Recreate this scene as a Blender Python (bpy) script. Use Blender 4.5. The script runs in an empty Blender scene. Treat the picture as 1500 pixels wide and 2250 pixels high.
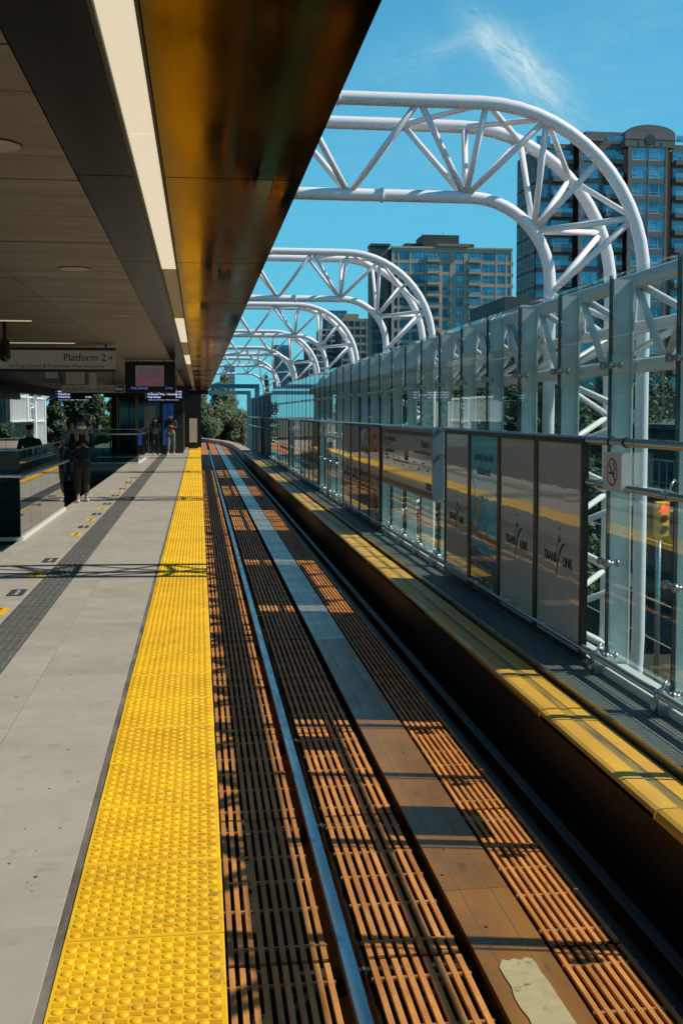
import bpy, bmesh, math, random
from mathutils import Vector, Matrix
random.seed(7)
R = math.radians
# ------------------------------------------------------------------ camera, world, sun
EYE = 1.7
FPX, XV, YV, CXP, CYP = 2400.0, 437.0, 908.0, 750.0, 1048.0      # focal length and vanishing point, in 1500x2250 units
TH = math.atan((CYP - YV) / FPX)
PSI = math.atan((CXP - XV) / FPX * math.cos(TH))
S = bpy.context.scene
COL = S.collection
cam_d = bpy.data.cameras.new('camera'); cam = bpy.data.objects.new('camera', cam_d); COL.objects.link(cam)
cam.location = (0, 0, EYE)
cam.rotation_euler = (R(90) - TH, 0, -PSI)
cam_d.sensor_fit = 'VERTICAL'; cam_d.sensor_height = 24
cam_d.lens = FPX / 2250 * 24
cam_d.shift_y = -(1125 - CYP) / 2250
cam_d.clip_start = 0.05; cam_d.clip_end = 6000
S.camera = cam
S.view_settings.view_transform = 'Standard'
S.view_settings.look = 'None'
S.view_settings.exposure = 0.0
S.view_settings.gamma = 1.0
S.view_settings.use_curve_mapping = False
S.cycles.max_bounces = 12
S.cycles.transparent_max_bounces = 40
S.cycles.sample_clamp_indirect = 6

SUN_EL, SUN_AZ = R(43.5), R(11)          # azimuth: degrees behind the +X axis
sun_dir = Vector((math.cos(SUN_EL) * math.cos(SUN_AZ), -math.cos(SUN_EL) * math.sin(SUN_AZ), math.sin(SUN_EL)))
W = bpy.data.worlds.new('World'); S.world = W; W.use_nodes = True
nt = W.node_tree; nt.nodes.clear()
def N(t, kind, **kw):
    n = t.nodes.new(kind)
    for k, v in kw.items():
        setattr(n, k, v)
    return n
out = N(nt, 'ShaderNodeOutputWorld'); bg = N(nt, 'ShaderNodeBackground')
bg.inputs['Strength'].default_value = 0.1
sky = N(nt, 'ShaderNodeTexSky'); sky.sky_type = 'NISHITA'; sky.sun_disc = False
sky.sun_elevation = SUN_EL; sky.sun_rotation = R(90) + SUN_AZ
sky.air_density = 1.0; sky.dust_density = 0.1; sky.ozone_density = 1.4
tint = N(nt, 'ShaderNodeMix', data_type='RGBA', blend_type='MULTIPLY')
tint.inputs[0].default_value = 1.0; tint.inputs[7].default_value = (0.25, 1.12, 1.38, 1)
nt.links.new(sky.outputs[0], tint.inputs[6])
# thin cirrus, defined by direction in the sky
tc = N(nt, 'ShaderNodeTexCoord')
def math_n(t, op, a, b=None, c=None):
    n = N(t, 'ShaderNodeMath', operation=op)
    for i, v in enumerate((a, b, c)):
        if v is None: continue
        if isinstance(v, (int, float)): n.inputs[i].default_value = v
        else: t.links.new(v, n.inputs[i])
    return n.outputs[0]
sep = N(nt, 'ShaderNodeSeparateXYZ'); nt.links.new(tc.outputs['Generated'], sep.inputs[0])
az = math_n(nt, 'ARCTAN2', sep.outputs[0], sep.outputs[1]); el = math_n(nt, 'ARCSINE', sep.outputs[2])
def blob(a0, e0, rot, la, lb):
    da = math_n(nt, 'SUBTRACT', az, a0); de = math_n(nt, 'SUBTRACT', el, e0)
    c, s = math.cos(rot), math.sin(rot)
    u = math_n(nt, 'ADD', math_n(nt, 'MULTIPLY', da, c / la), math_n(nt, 'MULTIPLY', de, s / la))
    v = math_n(nt, 'ADD', math_n(nt, 'MULTIPLY', da, -s / lb), math_n(nt, 'MULTIPLY', de, c / lb))
    r = math_n(nt, 'ADD', math_n(nt, 'MULTIPLY', u, u), math_n(nt, 'MULTIPLY', v, v))
    return math_n(nt, 'POWER', 2.718, math_n(nt, 'MULTIPLY', r, -1.0)), u, v
def cloud(a0, e0, rot, la, lb, su, sv, amt, seed):
    m, u, v = blob(a0, e0, rot, la, lb)
    cb = N(nt, 'ShaderNodeCombineXYZ'); nt.links.new(u, cb.inputs[0]); nt.links.new(v, cb.inputs[1]); cb.inputs[2].default_value = seed
    mp = N(nt, 'ShaderNodeMapping'); nt.links.new(cb.outputs[0], mp.inputs[0]); mp.inputs['Scale'].default_value = (su, sv, 1)
    nz = N(nt, 'ShaderNodeTexNoise'); nz.inputs['Scale'].default_value = 1.6; nz.inputs['Detail'].default_value = 5; nz.inputs['Roughness'].default_value = .55; nz.inputs['Distortion'].default_value = 1.2
    nt.links.new(mp.outputs[0], nz.inputs['Vector'])
    mr = N(nt, 'ShaderNodeMapRange'); nt.links.new(nz.outputs[0], mr.inputs[0])
    mr.inputs[1].default_value = .26; mr.inputs[2].default_value = .82
    return math_n(nt, 'MULTIPLY', math_n(nt, 'MULTIPLY', mr.outputs[0], m), amt)
def sky_dir(px, py):
    x = (px - CXP) / FPX; y = (CYP - py) / FPX
    v = Vector((math.sin(PSI) * math.cos(TH), math.cos(PSI) * math.cos(TH), -math.sin(TH)))
    r = Vector((math.cos(PSI), -math.sin(PSI), 0)); u = r.cross(v)
    return (v + r * x + u * y)
def azel(px, py):
    d = sky_dir(px, py).normalized(); return math.atan2(d.x, d.y), math.asin(d.z)
cs = []
for (px, py, rot, la, lb, su, sv, amt, sd) in [(1145, 145, -.72, .052, .015, 1.0, .9, 1.1, 1.0), (1070, 85, -1.0, .014, .008, 1.0, 1.4, .6, 5.0), (1175, 165, -.9, .035, .006, 1.2, 1.4, .6, 4.0), (1000, 95, .3, .025, .006, 1.2, 1.6, .35, 2.0),
        (900, 130, .25, .05, .02, 1.3, 2.0, .16, 9.0), (1350, 60, .1, .11, .05, 1.0, 1.8, .14, 12.0), (950, 330, .12, .2, .05, 1.2, 2.2, .08, 15.0), (1250, 230, -.1, .12, .03, 1, 2.0, .08, 18.0)]:
    a, e = azel(px, py); cs.append(cloud(a, e, rot, la, lb, su, sv, amt, sd))
tot = cs[0]
for c in cs[1:]: tot = math_n(nt, 'ADD', tot, c)
totc = N(nt, 'ShaderNodeClamp'); nt.links.new(tot, totc.inputs[0])
cm = N(nt, 'ShaderNodeMix', data_type='RGBA'); nt.links.new(totc.outputs[0], cm.inputs[0])
hz = N(nt, 'ShaderNodeMix', data_type='RGBA');  hz.inputs[7].default_value = (1.45, 5.4, 7.3, 1)
hf = N(nt, 'ShaderNodeMapRange'); nt.links.new(el, hf.inputs[0]); hf.inputs[1].default_value = 0.0; hf.inputs[2].default_value = .62; hf.inputs[3].default_value = .75; hf.inputs[4].default_value = .1; nt.links.new(hf.outputs[0], hz.inputs[0])
nt.links.new(tint.outputs[2], hz.inputs[6]); zd = N(nt, 'ShaderNodeMapRange'); zd.interpolation_type = 'SMOOTHSTEP'; nt.links.new(el, zd.inputs[0]); zd.inputs[1].default_value = .28; zd.inputs[2].default_value = 1.15; zd.inputs[3].default_value = 1.0; zd.inputs[4].default_value = .22
zm_ = N(nt, 'ShaderNodeVectorMath', operation='SCALE'); nt.links.new(hz.outputs[2], zm_.inputs[0]); nt.links.new(zd.outputs[0], zm_.inputs['Scale']); nt.links.new(zm_.outputs[0], cm.inputs[6]); cm.inputs[7].default_value = (6.5, 8.2, 8.4, 1)
nt.links.new(cm.outputs[2], bg.inputs['Color']); nt.links.new(bg.outputs[0], out.inputs[0])
sd = bpy.data.lights.new('sun', 'SUN'); sd.energy = 5.0; sd.angle = R(.5); sd.color = (1, .90, .75)
so = bpy.data.objects.new('sun', sd); COL.objects.link(so); so.rotation_euler = sun_dir.to_track_quat('Z', 'Y').to_euler(); so.location = sun_dir * 60

# ------------------------------------------------------------------ reading real positions back from measurements
def onX(px, py, X):
    d = sky_dir(px, py); t = X / d.x; return d.y * t, EYE + d.z * t
def onY(px, py, Y):
    d = sky_dir(px, py); t = Y / d.y; return d.x * t, EYE + d.z * t
def onZ(px, py, Z):
    d = sky_dir(px, py); t = (Z - EYE) / d.z; return d.x * t, d.y * t
def YX(px, X, py=1100): return onX(px, py, X)[0]

# ------------------------------------------------------------------ materials
MC = {}
def M(name, c, rough=.6, metal=0., c2=None, scale=6., amt=1., bump=0., bscale=60., rnd=0., stretch=(1, 1, 1), spec=.5, coat=0., det=5., emis=None, es=1., lo=.35, hi=.65, croug=.03, c3=None, s3=1., lo3=.6, hi3=.68, bdist=.01):
    if name in MC: return MC[name]
    m = bpy.data.materials.new(name); m.use_nodes = True; t = m.node_tree; b = t.nodes['Principled BSDF']
    col4 = lambda c: (c[0], c[1], c[2], 1)
    b.inputs['Roughness'].default_value = rough; b.inputs['Metallic'].default_value = metal
    b.inputs['Specular IOR Level'].default_value = spec; b.inputs['Coat Weight'].default_value = coat; b.inputs['Coat Roughness'].default_value = croug
    tcn = N(t, 'ShaderNodeTexCoord'); mp = N(t, 'ShaderNodeMapping'); t.links.new(tcn.outputs['Object'], mp.inputs[0]); mp.inputs['Scale'].default_value = stretch
    vec = mp.outputs[0]
    oi = N(t, 'ShaderNodeObjectInfo')
    if rnd:
        ad = N(t, 'ShaderNodeVectorMath', operation='ADD'); cbn = N(t, 'ShaderNodeCombineXYZ')
        t.links.new(math_n(t, 'MULTIPLY', oi.outputs['Random'], 37.), cbn.inputs[0]); t.links.new(math_n(t, 'MULTIPLY', oi.outputs['Random'], 91.), cbn.inputs[2])
        t.links.new(vec, ad.inputs[0]); t.links.new(cbn.outputs[0], ad.inputs[1]); vec = ad.outputs[0]
    def noise(sc, de=det):
        n = N(t, 'ShaderNodeTexNoise'); n.inputs['Scale'].default_value = sc; n.inputs['Detail'].default_value = de; n.inputs['Roughness'].default_value = .6
        t.links.new(vec, n.inputs['Vector']); return n.outputs[0]
    def rng(v, a, z, o0=0., o1=1.):
        r = N(t, 'ShaderNodeMapRange'); t.links.new(v, r.inputs[0]); r.inputs[1].default_value = a; r.inputs[2].default_value = z; r.inputs[3].default_value = o0; r.inputs[4].default_value = o1; return r.outputs[0]
    cur = None
    if c2 is not None:
        mx = N(t, 'ShaderNodeMix', data_type='RGBA'); mx.inputs[6].default_value = col4(c); mx.inputs[7].default_value = col4(c2)
        t.links.new(rng(noise(scale), lo, hi, 0, amt), mx.inputs[0]); cur = mx.outputs[2]
    if c3 is not None:
        mx = N(t, 'ShaderNodeMix', data_type='RGBA'); mx.inputs[7].default_value = col4(c3)
        if cur is None: mx.inputs[6].default_value = col4(c)
        else: t.links.new(cur, mx.inputs[6])
        t.links.new(rng(noise(s3, 8), lo3, hi3), mx.inputs[0]); cur = mx.outputs[2]
    if rnd:
        hv = N(t, 'ShaderNodeHueSaturation')
        if cur is None: hv.inputs['Color'].default_value = col4(c)
        else: t.links.new(cur, hv.inputs['Color'])
        t.links.new(rng(oi.outputs['Random'], 0, 1, 1 - rnd, 1 + rnd), hv.inputs['Value']); cur = hv.outputs[0]
    if cur is None: b.inputs['Base Color'].default_value = col4(c)
    else: t.links.new(cur, b.inputs['Base Color'])
    if c2 is not None:
        t.links.new(rng(noise(scale * 1.7), .3, .7, max(0.0, rough - .1), min(1, rough + .1)), b.inputs['Roughness'])
    if bump:
        bn = N(t, 'ShaderNodeBump'); bn.inputs['Strength'].default_value = bump; bn.inputs['Distance'].default_value = bdist
        t.links.new(noise(bscale, 3), bn.inputs['Height']); t.links.new(bn.outputs[0], b.inputs['Normal'])
        if coat: t.links.new(bn.outputs[0], b.inputs['Coat Normal'])
    if emis:
        b.inputs['Emission Color'].default_value = col4(emis); b.inputs['Emission Strength'].default_value = es
    MC[name] = m; return m

def glass_mat(name, tintc, refl=1.0, rough=0.0, spec_ior=1.5, wave=0.):
    m = bpy.data.materials.new(name); m.use_nodes = True; t = m.node_tree; t.nodes.clear()
    o = N(t, 'ShaderNodeOutputMaterial'); mix = N(t, 'ShaderNodeMixShader'); tr = N(t, 'ShaderNodeBsdfTransparent'); gl = N(t, 'ShaderNodeBsdfGlossy')
    gg = N(t, 'ShaderNodeNewGeometry'); dt = N(t, 'ShaderNodeVectorMath', operation='DOT_PRODUCT'); t.links.new(gg.outputs['Incoming'], dt.inputs[0]); t.links.new(gg.outputs['Normal'], dt.inputs[1])
    cosv = math_n(t, 'ABSOLUTE', dt.outputs['Value']); f5 = math_n(t, 'POWER', math_n(t, 'SUBTRACT', 1.0, cosv), 5.0)
    fr0 = math_n(t, 'ADD', math_n(t, 'MULTIPLY', f5, .955), .045)      # the same from both sides of a thin pane
    tr.inputs[0].default_value = (*tintc, 1); gl.inputs['Color'].default_value = (1, 1, 1, 1); gl.inputs['Roughness'].default_value = rough
    t.links.new(math_n(t, 'MULTIPLY', fr0, refl), mix.inputs[0]); t.links.new(tr.outputs[0], mix.inputs[1]); t.links.new(gl.outputs[0], mix.inputs[2])
    if wave:
        tcn = N(t, 'ShaderNodeTexCoord'); nz = N(t, 'ShaderNodeTexNoise'); nz.inputs['Scale'].default_value = 1.3; nz.inputs['Detail'].default_value = 1
        oi = N(t, 'ShaderNodeObjectInfo'); ad = N(t, 'ShaderNodeVectorMath', operation='ADD')
        t.links.new(tcn.outputs['Object'], ad.inputs[0]); t.links.new(math_n(t, 'MULTIPLY', oi.outputs['Random'], 50.), ad.inputs[1]); t.links.new(ad.outputs[0], nz.inputs['Vector'])
        bn = N(t, 'ShaderNodeBump'); bn.inputs['Strength'].default_value = wave; bn.inputs['Distance'].default_value = .02
        t.links.new(nz.outputs[0], bn.inputs['Height']); t.links.new(bn.outputs[0], gl.inputs['Normal'])
    t.links.new(mix.outputs[0], o.inputs[0]); MC[name] = m; return m

# ------------------------------------------------------------------ mesh helpers
class MB:
    def __init__(s): s.v = []; s.f = []; s.mi = []; s.sm = []
    def face(s, idx, mi=0, sm=False): s.f.append(idx); s.mi.append(mi); s.sm.append(sm)
    def box(s, x0, x1, y0, y1, z0, z1, mi=0):
        b = len(s.v)
        s.v += [(x0, y0, z0), (x1, y0, z0), (x1, y1, z0), (x0, y1, z0), (x0, y0, z1), (x1, y0, z1), (x1, y1, z1), (x0, y1, z1)]
        for q in ((0, 3, 2, 1), (4, 5, 6, 7), (0, 1, 5, 4), (1, 2, 6, 5), (2, 3, 7, 6), (3, 0, 4, 7)): s.face([b + i for i in q], mi)
        return s
    def bevbox(s, x0, x1, y0, y1, z0, z1, w, mi=0):
        # box with chamfered top edges
        b = len(s.v)
        s.v += [(x0, y0, z0), (x1, y0, z0), (x1, y1, z0), (x0, y1, z0), (x0, y0, z1 - w), (x1, y0, z1 - w), (x1, y1, z1 - w), (x0, y1, z1 - w),
                (x0 + w, y0 + w, z1), (x1 - w, y0 + w, z1), (x1 - w, y1 - w, z1), (x0 + w, y1 - w, z1)]
        for q in ((0, 3, 2, 1), (8, 9, 10, 11), (0, 1, 5, 4), (1, 2, 6, 5), (2, 3, 7, 6), (3, 0, 4, 7), (4, 5, 9, 8), (5, 6, 10, 9), (6, 7, 11, 10), (7, 4, 8, 11)): s.face([b + i for i in q], mi)
        return s
    def tube(s, pts, r, n=10, mi=0, cap=True, r2=None):
        pts = [Vector(p) for p in pts]; base = len(s.v); m = len(pts)
        t0 = (pts[1] - pts[0]).normalized(); ref = Vector((0, 0, 1)) if abs(t0.z) < .9 else Vector((0, 1, 0))
        u = t0.cross(ref).normalized()
        for i, p in enumerate(pts):
            t = (pts[min(i + 1, m - 1)] - pts[max(i - 1, 0)]).normalized()
            u = (u - t * u.dot(t)).normalized(); w = t.cross(u)
            rr = r if r2 is None else r + (r2 - r) * i / (m - 1)
            for k in range(n):
                a = 2 * math.pi * k / n; s.v.append(tuple(p + u * (rr * math.cos(a)) + w * (rr * math.sin(a))))
        for i in range(m - 1):
            for k in range(n):
                a = base + i * n + k; b2 = base + i * n + (k + 1) % n; s.face([a, b2, b2 + n, a + n], mi, True)
        if cap:
            s.face([base + k for k in range(n)][::-1], mi); s.face([base + (m - 1) * n + k for k in range(n)], mi)
        return s
    def lathe(s, prof, n=12, c=(0, 0, 0), mi=0, axis='z', sm=True):
        base = len(s.v)
        for (r, h) in prof:
            for k in range(n):
                a = 2 * math.pi * k / n; x, y = r * math.cos(a), r * math.sin(a)
                p = (x, y, h) if axis == 'z' else ((h, x, y) if axis == 'x' else (y, h, x))
                s.v.append((c[0] + p[0], c[1] + p[1], c[2] + p[2]))
        for i in range(len(prof) - 1):
            for k in range(n):
                a = base + i * n + k; b2 = base + i * n + (k + 1) % n; s.face([a, b2, b2 + n, a + n], mi, sm)
        s.face([base + k for k in range(n)][::-1], mi); s.face([base + (len(prof) - 1) * n + k for k in range(n)], mi)
        return s
    def prism(s, poly, a0, a1, axis='y', mi=0, cap=True):
        base = len(s.v); n = len(poly)
        for a in (a0, a1):
            for (p, q) in poly:
                s.v.append((p, a, q) if axis == 'y' else ((a, p, q) if axis == 'x' else (p, q, a)))
        for k in range(n): s.face([base + k, base + (k + 1) % n, base + n + (k + 1) % n, base + n + k], mi)
        if cap: s.face([base + k for k in range(n)][::-1], mi); s.face([base + n + k for k in range(n)], mi)
        return s
    def mesh(s, name, mats):
        me = bpy.data.meshes.new(name); me.from_pydata(s.v, [], s.f)
        for m in (mats if isinstance(mats, (list, tuple)) else [mats]): me.materials.append(m)
        me.polygons.foreach_set('material_index', s.mi); me.polygons.foreach_set('use_smooth', s.sm); me.update()
        return me
    def obj(s, name, mats, parent=None, loc=None):
        return link(name, s.mesh(name, mats), parent, loc)
def link(name, me, parent=None, loc=None, rot=None):
    o = bpy.data.objects.new(name, me); COL.objects.link(o)
    if parent is not None: o.parent = parent
    if loc is not None: o.location = loc
    if rot is not None: o.rotation_euler = rot
    return o
def tag(o, label=None, cat=None, group=None, kind=None):
    if label: o['label'] = label
    if cat: o['category'] = cat
    if group: o['group'] = group
    if kind: o['kind'] = kind
    return o
def thing(name, label, cat, loc=(0, 0, 0), rot=None, group=None):
    o = link(name, None, None, loc, rot); o.empty_display_size = .2; return tag(o, label, cat, group)
def copy_tree(o, parent=None):
    c = o.copy(); COL.objects.link(c); c.parent = parent
    for ch in list(o.children): copy_tree(ch, c)
    return c
def text_mesh(body, size, name='lettering', align='CENTER', ext=.001, sx=1.0, bold=0.0):
    cu = bpy.data.curves.new(name, 'FONT'); cu.body = body; cu.size = size; cu.align_x = align; cu.align_y = 'CENTER'; cu.extrude = ext; cu.offset = bold; cu.resolution_u = 3
    o = bpy.data.objects.new(name, cu); COL.objects.link(o)
    dg = bpy.context.evaluated_depsgraph_get(); me = bpy.data.meshes.new_from_object(o.evaluated_get(dg)); me.name = name
    bpy.data.objects.remove(o); bpy.data.curves.remove(cu)
    if sx != 1: me.transform(Matrix.Diagonal((sx, 1, 1, 1)))
    return me
def text(body, size, mat, parent, loc, facing='-Y', **k):
    me = text_mesh(body, size, **k); me.materials.clear(); me.materials.append(mat)
    rot = {'-Y': (R(90), 0, 0), '-X': (R(90), 0, R(-90)), 'up': (0, 0, 0)}[facing] if isinstance(facing, str) else facing
    return link('lettering', me, parent, loc, rot)

# ------------------------------------------------------------------ palette
m_slab = M('paving_stone', (.385, .365, .325), .62, c2=(.325, .305, .27), scale=3, amt=.8, bump=.12, bscale=240, rnd=.05, bdist=.002, c3=(.25, .23, .205), s3=9, lo3=.58, hi3=.80)
m_grout = M('grout', (.16, .15, .13), .9)
m_yel = M('tactile_yellow', (.90, .57, .012), .52, c2=(.78, .45, .014), scale=4, amt=1., rnd=.06, c3=(.42, .26, .05), s3=15, lo3=.57, hi3=.78, bump=.08, bscale=300, bdist=.001)
m_strip = M('guide_strip_grey', (.085, .09, .09), .6, c2=(.13, .135, .13), scale=20, rnd=.05)
m_conc = M('concrete', (.22, .21, .19), .8, c2=(.14, .13, .12), scale=2.5, bump=.3, bscale=40)
m_pit = M('dirty_track_bed', (.035, .03, .026), .95, c2=(.02, .017, .015), scale=3)
m_rust = M('weathered_orange_bar', (.82, .32, .09), .6, c2=(.56, .185, .045), scale=4, stretch=(3, .8, 3), rnd=.16, c3=(.10, .045, .022), s3=22, lo3=.62, hi3=.74, bump=.2, bscale=90, bdist=.002)
m_rust2 = M('weathered_cross_bar', (.55, .22, .08), .65, c2=(.24, .10, .04), scale=12, rnd=.15)
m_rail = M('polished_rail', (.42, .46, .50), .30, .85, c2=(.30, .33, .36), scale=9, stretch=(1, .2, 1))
m_railside = M('rail_side', (.20, .085, .03), .75, c2=(.30, .15, .04), scale=12)
m_white = M('white_paint', (.74, .72, .735), .38, c2=(.62, .60, .61), scale=3, amt=.5)
m_steel = M('brushed_steel', (.56, .55, .55), .32, .9, c2=(.42, .41, .41), scale=12, stretch=(1, .1, 1))
m_dark = M('dark_frame', (.012, .012, .011), .35)
m_black = M('black_metal', (.006, .006, .006), .5)

# white arch paint with drip stains running down the undersides
def arch_paint():
    m = M('stained_white_paint', (.84, .81, .835), .34); m = MC['stained_white_paint']; t = m.node_tree; b = t.nodes['Principled BSDF']
    g = N(t, 'ShaderNodeNewGeometry'); sp = N(t, 'ShaderNodeSeparateXYZ'); t.links.new(g.outputs['Normal'], sp.inputs[0])
    tcn = N(t, 'ShaderNodeTexCoord')
    def nz(sc, st, det=5):
        mp = N(t, 'ShaderNodeMapping'); mp.inputs['Scale'].default_value = st; t.links.new(tcn.outputs['Object'], mp.inputs[0])
        n = N(t, 'ShaderNodeTexNoise'); n.inputs['Scale'].default_value = sc; n.inputs['Detail'].default_value = det; t.links.new(mp.outputs[0], n.inputs['Vector']); return n.outputs[0]
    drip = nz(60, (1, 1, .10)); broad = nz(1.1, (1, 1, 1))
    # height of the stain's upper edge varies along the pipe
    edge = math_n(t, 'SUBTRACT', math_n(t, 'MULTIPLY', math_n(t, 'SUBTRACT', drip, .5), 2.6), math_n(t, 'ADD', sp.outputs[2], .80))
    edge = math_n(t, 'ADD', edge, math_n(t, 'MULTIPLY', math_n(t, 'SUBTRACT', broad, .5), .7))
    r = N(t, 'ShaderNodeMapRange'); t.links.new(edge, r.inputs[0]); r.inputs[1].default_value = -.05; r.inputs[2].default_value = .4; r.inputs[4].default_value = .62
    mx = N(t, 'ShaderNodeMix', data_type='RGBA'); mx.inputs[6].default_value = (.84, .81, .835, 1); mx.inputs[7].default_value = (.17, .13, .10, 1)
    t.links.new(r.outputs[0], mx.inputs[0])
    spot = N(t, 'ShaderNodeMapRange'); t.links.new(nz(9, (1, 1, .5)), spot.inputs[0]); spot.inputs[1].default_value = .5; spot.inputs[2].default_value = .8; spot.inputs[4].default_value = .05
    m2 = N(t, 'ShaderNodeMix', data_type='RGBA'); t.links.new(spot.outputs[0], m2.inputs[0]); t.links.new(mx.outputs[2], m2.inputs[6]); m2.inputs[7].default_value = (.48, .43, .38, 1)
    t.links.new(m2.outputs[2], b.inputs['Base Color']); return m
m_arch = arch_paint()
m_glass = glass_mat('green_tinted_glass', (.88, .97, .95), .75, wave=.02)
m_glass2 = glass_mat('guard_glass', (.42, .6, .58), 1.35, wave=.02)
m_gedge = M('glass_edge', (.004, .022, .02), .5)

# ------------------------------------------------------------------ ground far below
g = MB(); g.box(-1500, 1500, -600, 2600, -8.2, -8.0)
tag(g.obj('ground', M('verge', (.05, .055, .035), .95, c2=(.09, .085, .065), scale=.15)), kind='structure')
g = MB(); g.box(6.5, 19, -60, 400, -7.99, -7.95)
tag(g.obj('road', M('asphalt', (.05, .05, .052), .85, c2=(.035, .035, .037), scale=.6, bump=.3, bscale=30)), kind='structure')
g = MB(); g.box(19.01, 22, -60, 400, -7.99, -7.82)
pv = g.obj('pavement', m_conc); tag(pv, kind='structure')
g = MB()
for k in range(40): g.box(12.6, 12.75, -20 + k * 8, -16 + k * 8, -7.946, -7.94)
tag(g.obj('road_marking', M('road_paint', (.7, .6, .2), .6)), kind='structure')

# ------------------------------------------------------------------ platform
PE = .07                       # platform edge x
TW, TL = .515, .602            # tactile tile
Y0, Y1 = -4.2, 57.0
WELL = (-5.4, -2.42, 14.75, 32.0)
p = MB(); wx0, wx1, wy0, wy1 = WELL
p.box(wx1, PE - .012, Y0, Y1, -.62, -.03); p.box(-8.2, wx1, Y0, wy0, -.62, -.03); p.box(-8.2, wx1, wy1, Y1, -.62, -.03); p.box(-8.2, wx0, wy0, wy1, -.62, -.03)
plat = p.obj('platform', M('platform_concrete', (.07, .066, .06), .9, c2=(.045, .042, .04), scale=3)); tag(plat, kind='structure')
p = MB(); p.box(-1.4, -.55, Y0, Y1, -1.9, -.62); p.obj('support_wall', m_pit, plat)
# tactile tile meshes
def dome(mb, x, y, z, r, h, n):
    mb.lathe([(r, z), (r * .86, z + h * .62), (r * .6, z + h), (.001, z + h * 1.04)], n, (x, y, 0))
def tile_mesh(n, ridges):
    mb = MB(); mb.bevbox(-TW, 0, .0035, TL - .0035, -.03, .0, .004)
    mg = .014; px_ = (TW - 2 * mg) / 13.0; py_ = (TL - 2 * mg) / 16.0
    for i in range(13):
        for j in range(16):
            x = -TW + mg + (i + .5) * px_; y = mg + (j + .5) * py_
            if (i + j) % 2 == 0:
                dome(mb, x, y, -.0005, .0168, .0050, n)
            elif ridges:
                for k in range(6):
                    xx = x - .0145 + k * .0058; mb.box(xx, xx + .0026, y - .0125, y + .0125, -.0005, .0024)
    return mb.mesh('tactile_tile', m_yel)
t_hi, t_lo = tile_mesh(14, True), tile_mesh(6, False)
# phase so that a joint falls where the photo has it
jy = onZ(489, 2047, 0)[1]; k0 = math.floor((Y0 - jy) / TL) + 1
k = k0
while jy + k * TL < Y1 - TL:
    y = jy + k * TL
    o = link('tactile_tile', t_hi if 0 < y < 11 else t_lo, plat, (PE + random.uniform(-.0015, .0015), y, random.uniform(-.001, .001)), (0, 0, random.uniform(-.003, .003)))
    k += 1
# paving slabs
cols = [(-.475, -1.025), (-1.029, -1.295), (-1.605, -2.225), (-2.229, -2.40)]
sm_ = []
for (b, a) in cols:
    mb = MB(); mb.bevbox(a, b, .0007, TL * .985 - .0014, -.03, .0, .0016); sm_.append(mb.mesh('paving_slab', m_slab))
SL = TL * .985
jys = onZ(60, 2039, 0)[1]; k = math.floor((Y0 - jys) / SL) + 1; far = MB()
while jys + k * SL < Y1 - SL:
    y = jys + k * SL
    for c, (b, a) in enumerate(cols):
        if y < 27: link('paving_slab', sm_[c], plat, (0, y, random.uniform(-.0006, .0006)))
        else: far.bevbox(a, b, y + .002, y + SL - .002, -.03, 0, .002)
    k += 1
for jx in range(10):
    for q in range(40):
        xa = -2.42 - jx * .6; ya = Y0 + q * 1.5
        if xa - .6 > -8.2 and not (xa - .6 < wx1 - .01 and xa > wx0 and ya + 1.5 > wy0 and ya < wy1): far.bevbox(xa - .597, xa - .003, ya + .003, min(ya + 1.497, Y1), -.03, 0, .002)
fo = far.obj('distant_slabs', m_slab, plat); fo['kind'] = 'stuff'
# joint sealant strip between slabs and tactile tiles
mb = MB(); mb.box(-.474, -.447, Y0, Y1, -.03, -.004); mb.obj('joint_strip', M('joint_sealant', (.075, .065, .055), .8, c2=(.2, .18, .16), scale=9, stretch=(1, .3, 1)), plat)
gm_ = MB(); rg = random.Random(9)
for _ in range(150):
    x_, y_, r_ = rg.uniform(-2.3, -.5), rg.uniform(3.5, 22), rg.uniform(.003, .010)
    if -1.62 < x_ < -1.28: continue
    gm_.lathe([(r_, .0002), (r_ * .8, .0012)], 7, (x_, y_, 0))
gmo = gm_.obj('gum_spots', M('gum', (.10, .095, .085), .8), plat); gmo['kind'] = 'stuff'
# guidance strip
mb = MB(); GW = .305; mb.box(-GW, 0, .002, .6 - .002, -.03, -.001)
for i in range(5):
    xa = -GW + .022 + i * .058
    for q in range(2): mb.bevbox(xa, xa + .03, .012 + q * .296, .012 + q * .296 + .272, -.001, .0045, .002)
gm = mb.mesh('guidance_tile', m_strip)
y = .2
while y < 44:
    link('guidance_tile', gm, plat, (-1.2975, y, 0)); y += .6
# floor stickers beside the strip
m_stk = M('sticker_dark', (.05, .06, .075), .5); m_stt = M('sticker_white', (.7, .7, .7), .5); m_sty = M('sticker_yellow', (.75, .48, .02), .5)
def rounded(x0, x1, y0, y1, r, n=5):
    pts = []
    for cx_, cy_, a0 in ((x1 - r, y1 - r, 0), (x0 + r, y1 - r, 90), (x0 + r, y0 + r, 180), (x1 - r, y0 + r, 270)):
        for k in range(n + 1):
            a = R(a0 + 90 * k / n); pts.append((cx_ + r * math.cos(a), cy_ + r * math.sin(a)))
    return pts
ys = []
lab_y = ['first', 'second']
def sticker(yy, dark, n):
    nm = 'nearest yellow floor sticker lettered in black beside the grey guidance strip' if not dark else 'nearest dark floor sticker with white lettering beside the grey guidance strip'
    o = MB().prism(rounded(-.075, .075, -.19, .19, .03), 0, .0015, 'z').obj('floor_sticker', m_stk if dark else m_sty, None, (-1.72, yy, .0022))
    text('Keep clear' if dark else 'Let riders off', .062, m_stt if dark else m_stk, o, (0, 0, .0025), (0, 0, R(90)), ext=.0003)
    return o
spots = [(9.4, 0), (10.15, 1), (11.6, 0), (12.35, 1)]
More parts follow.
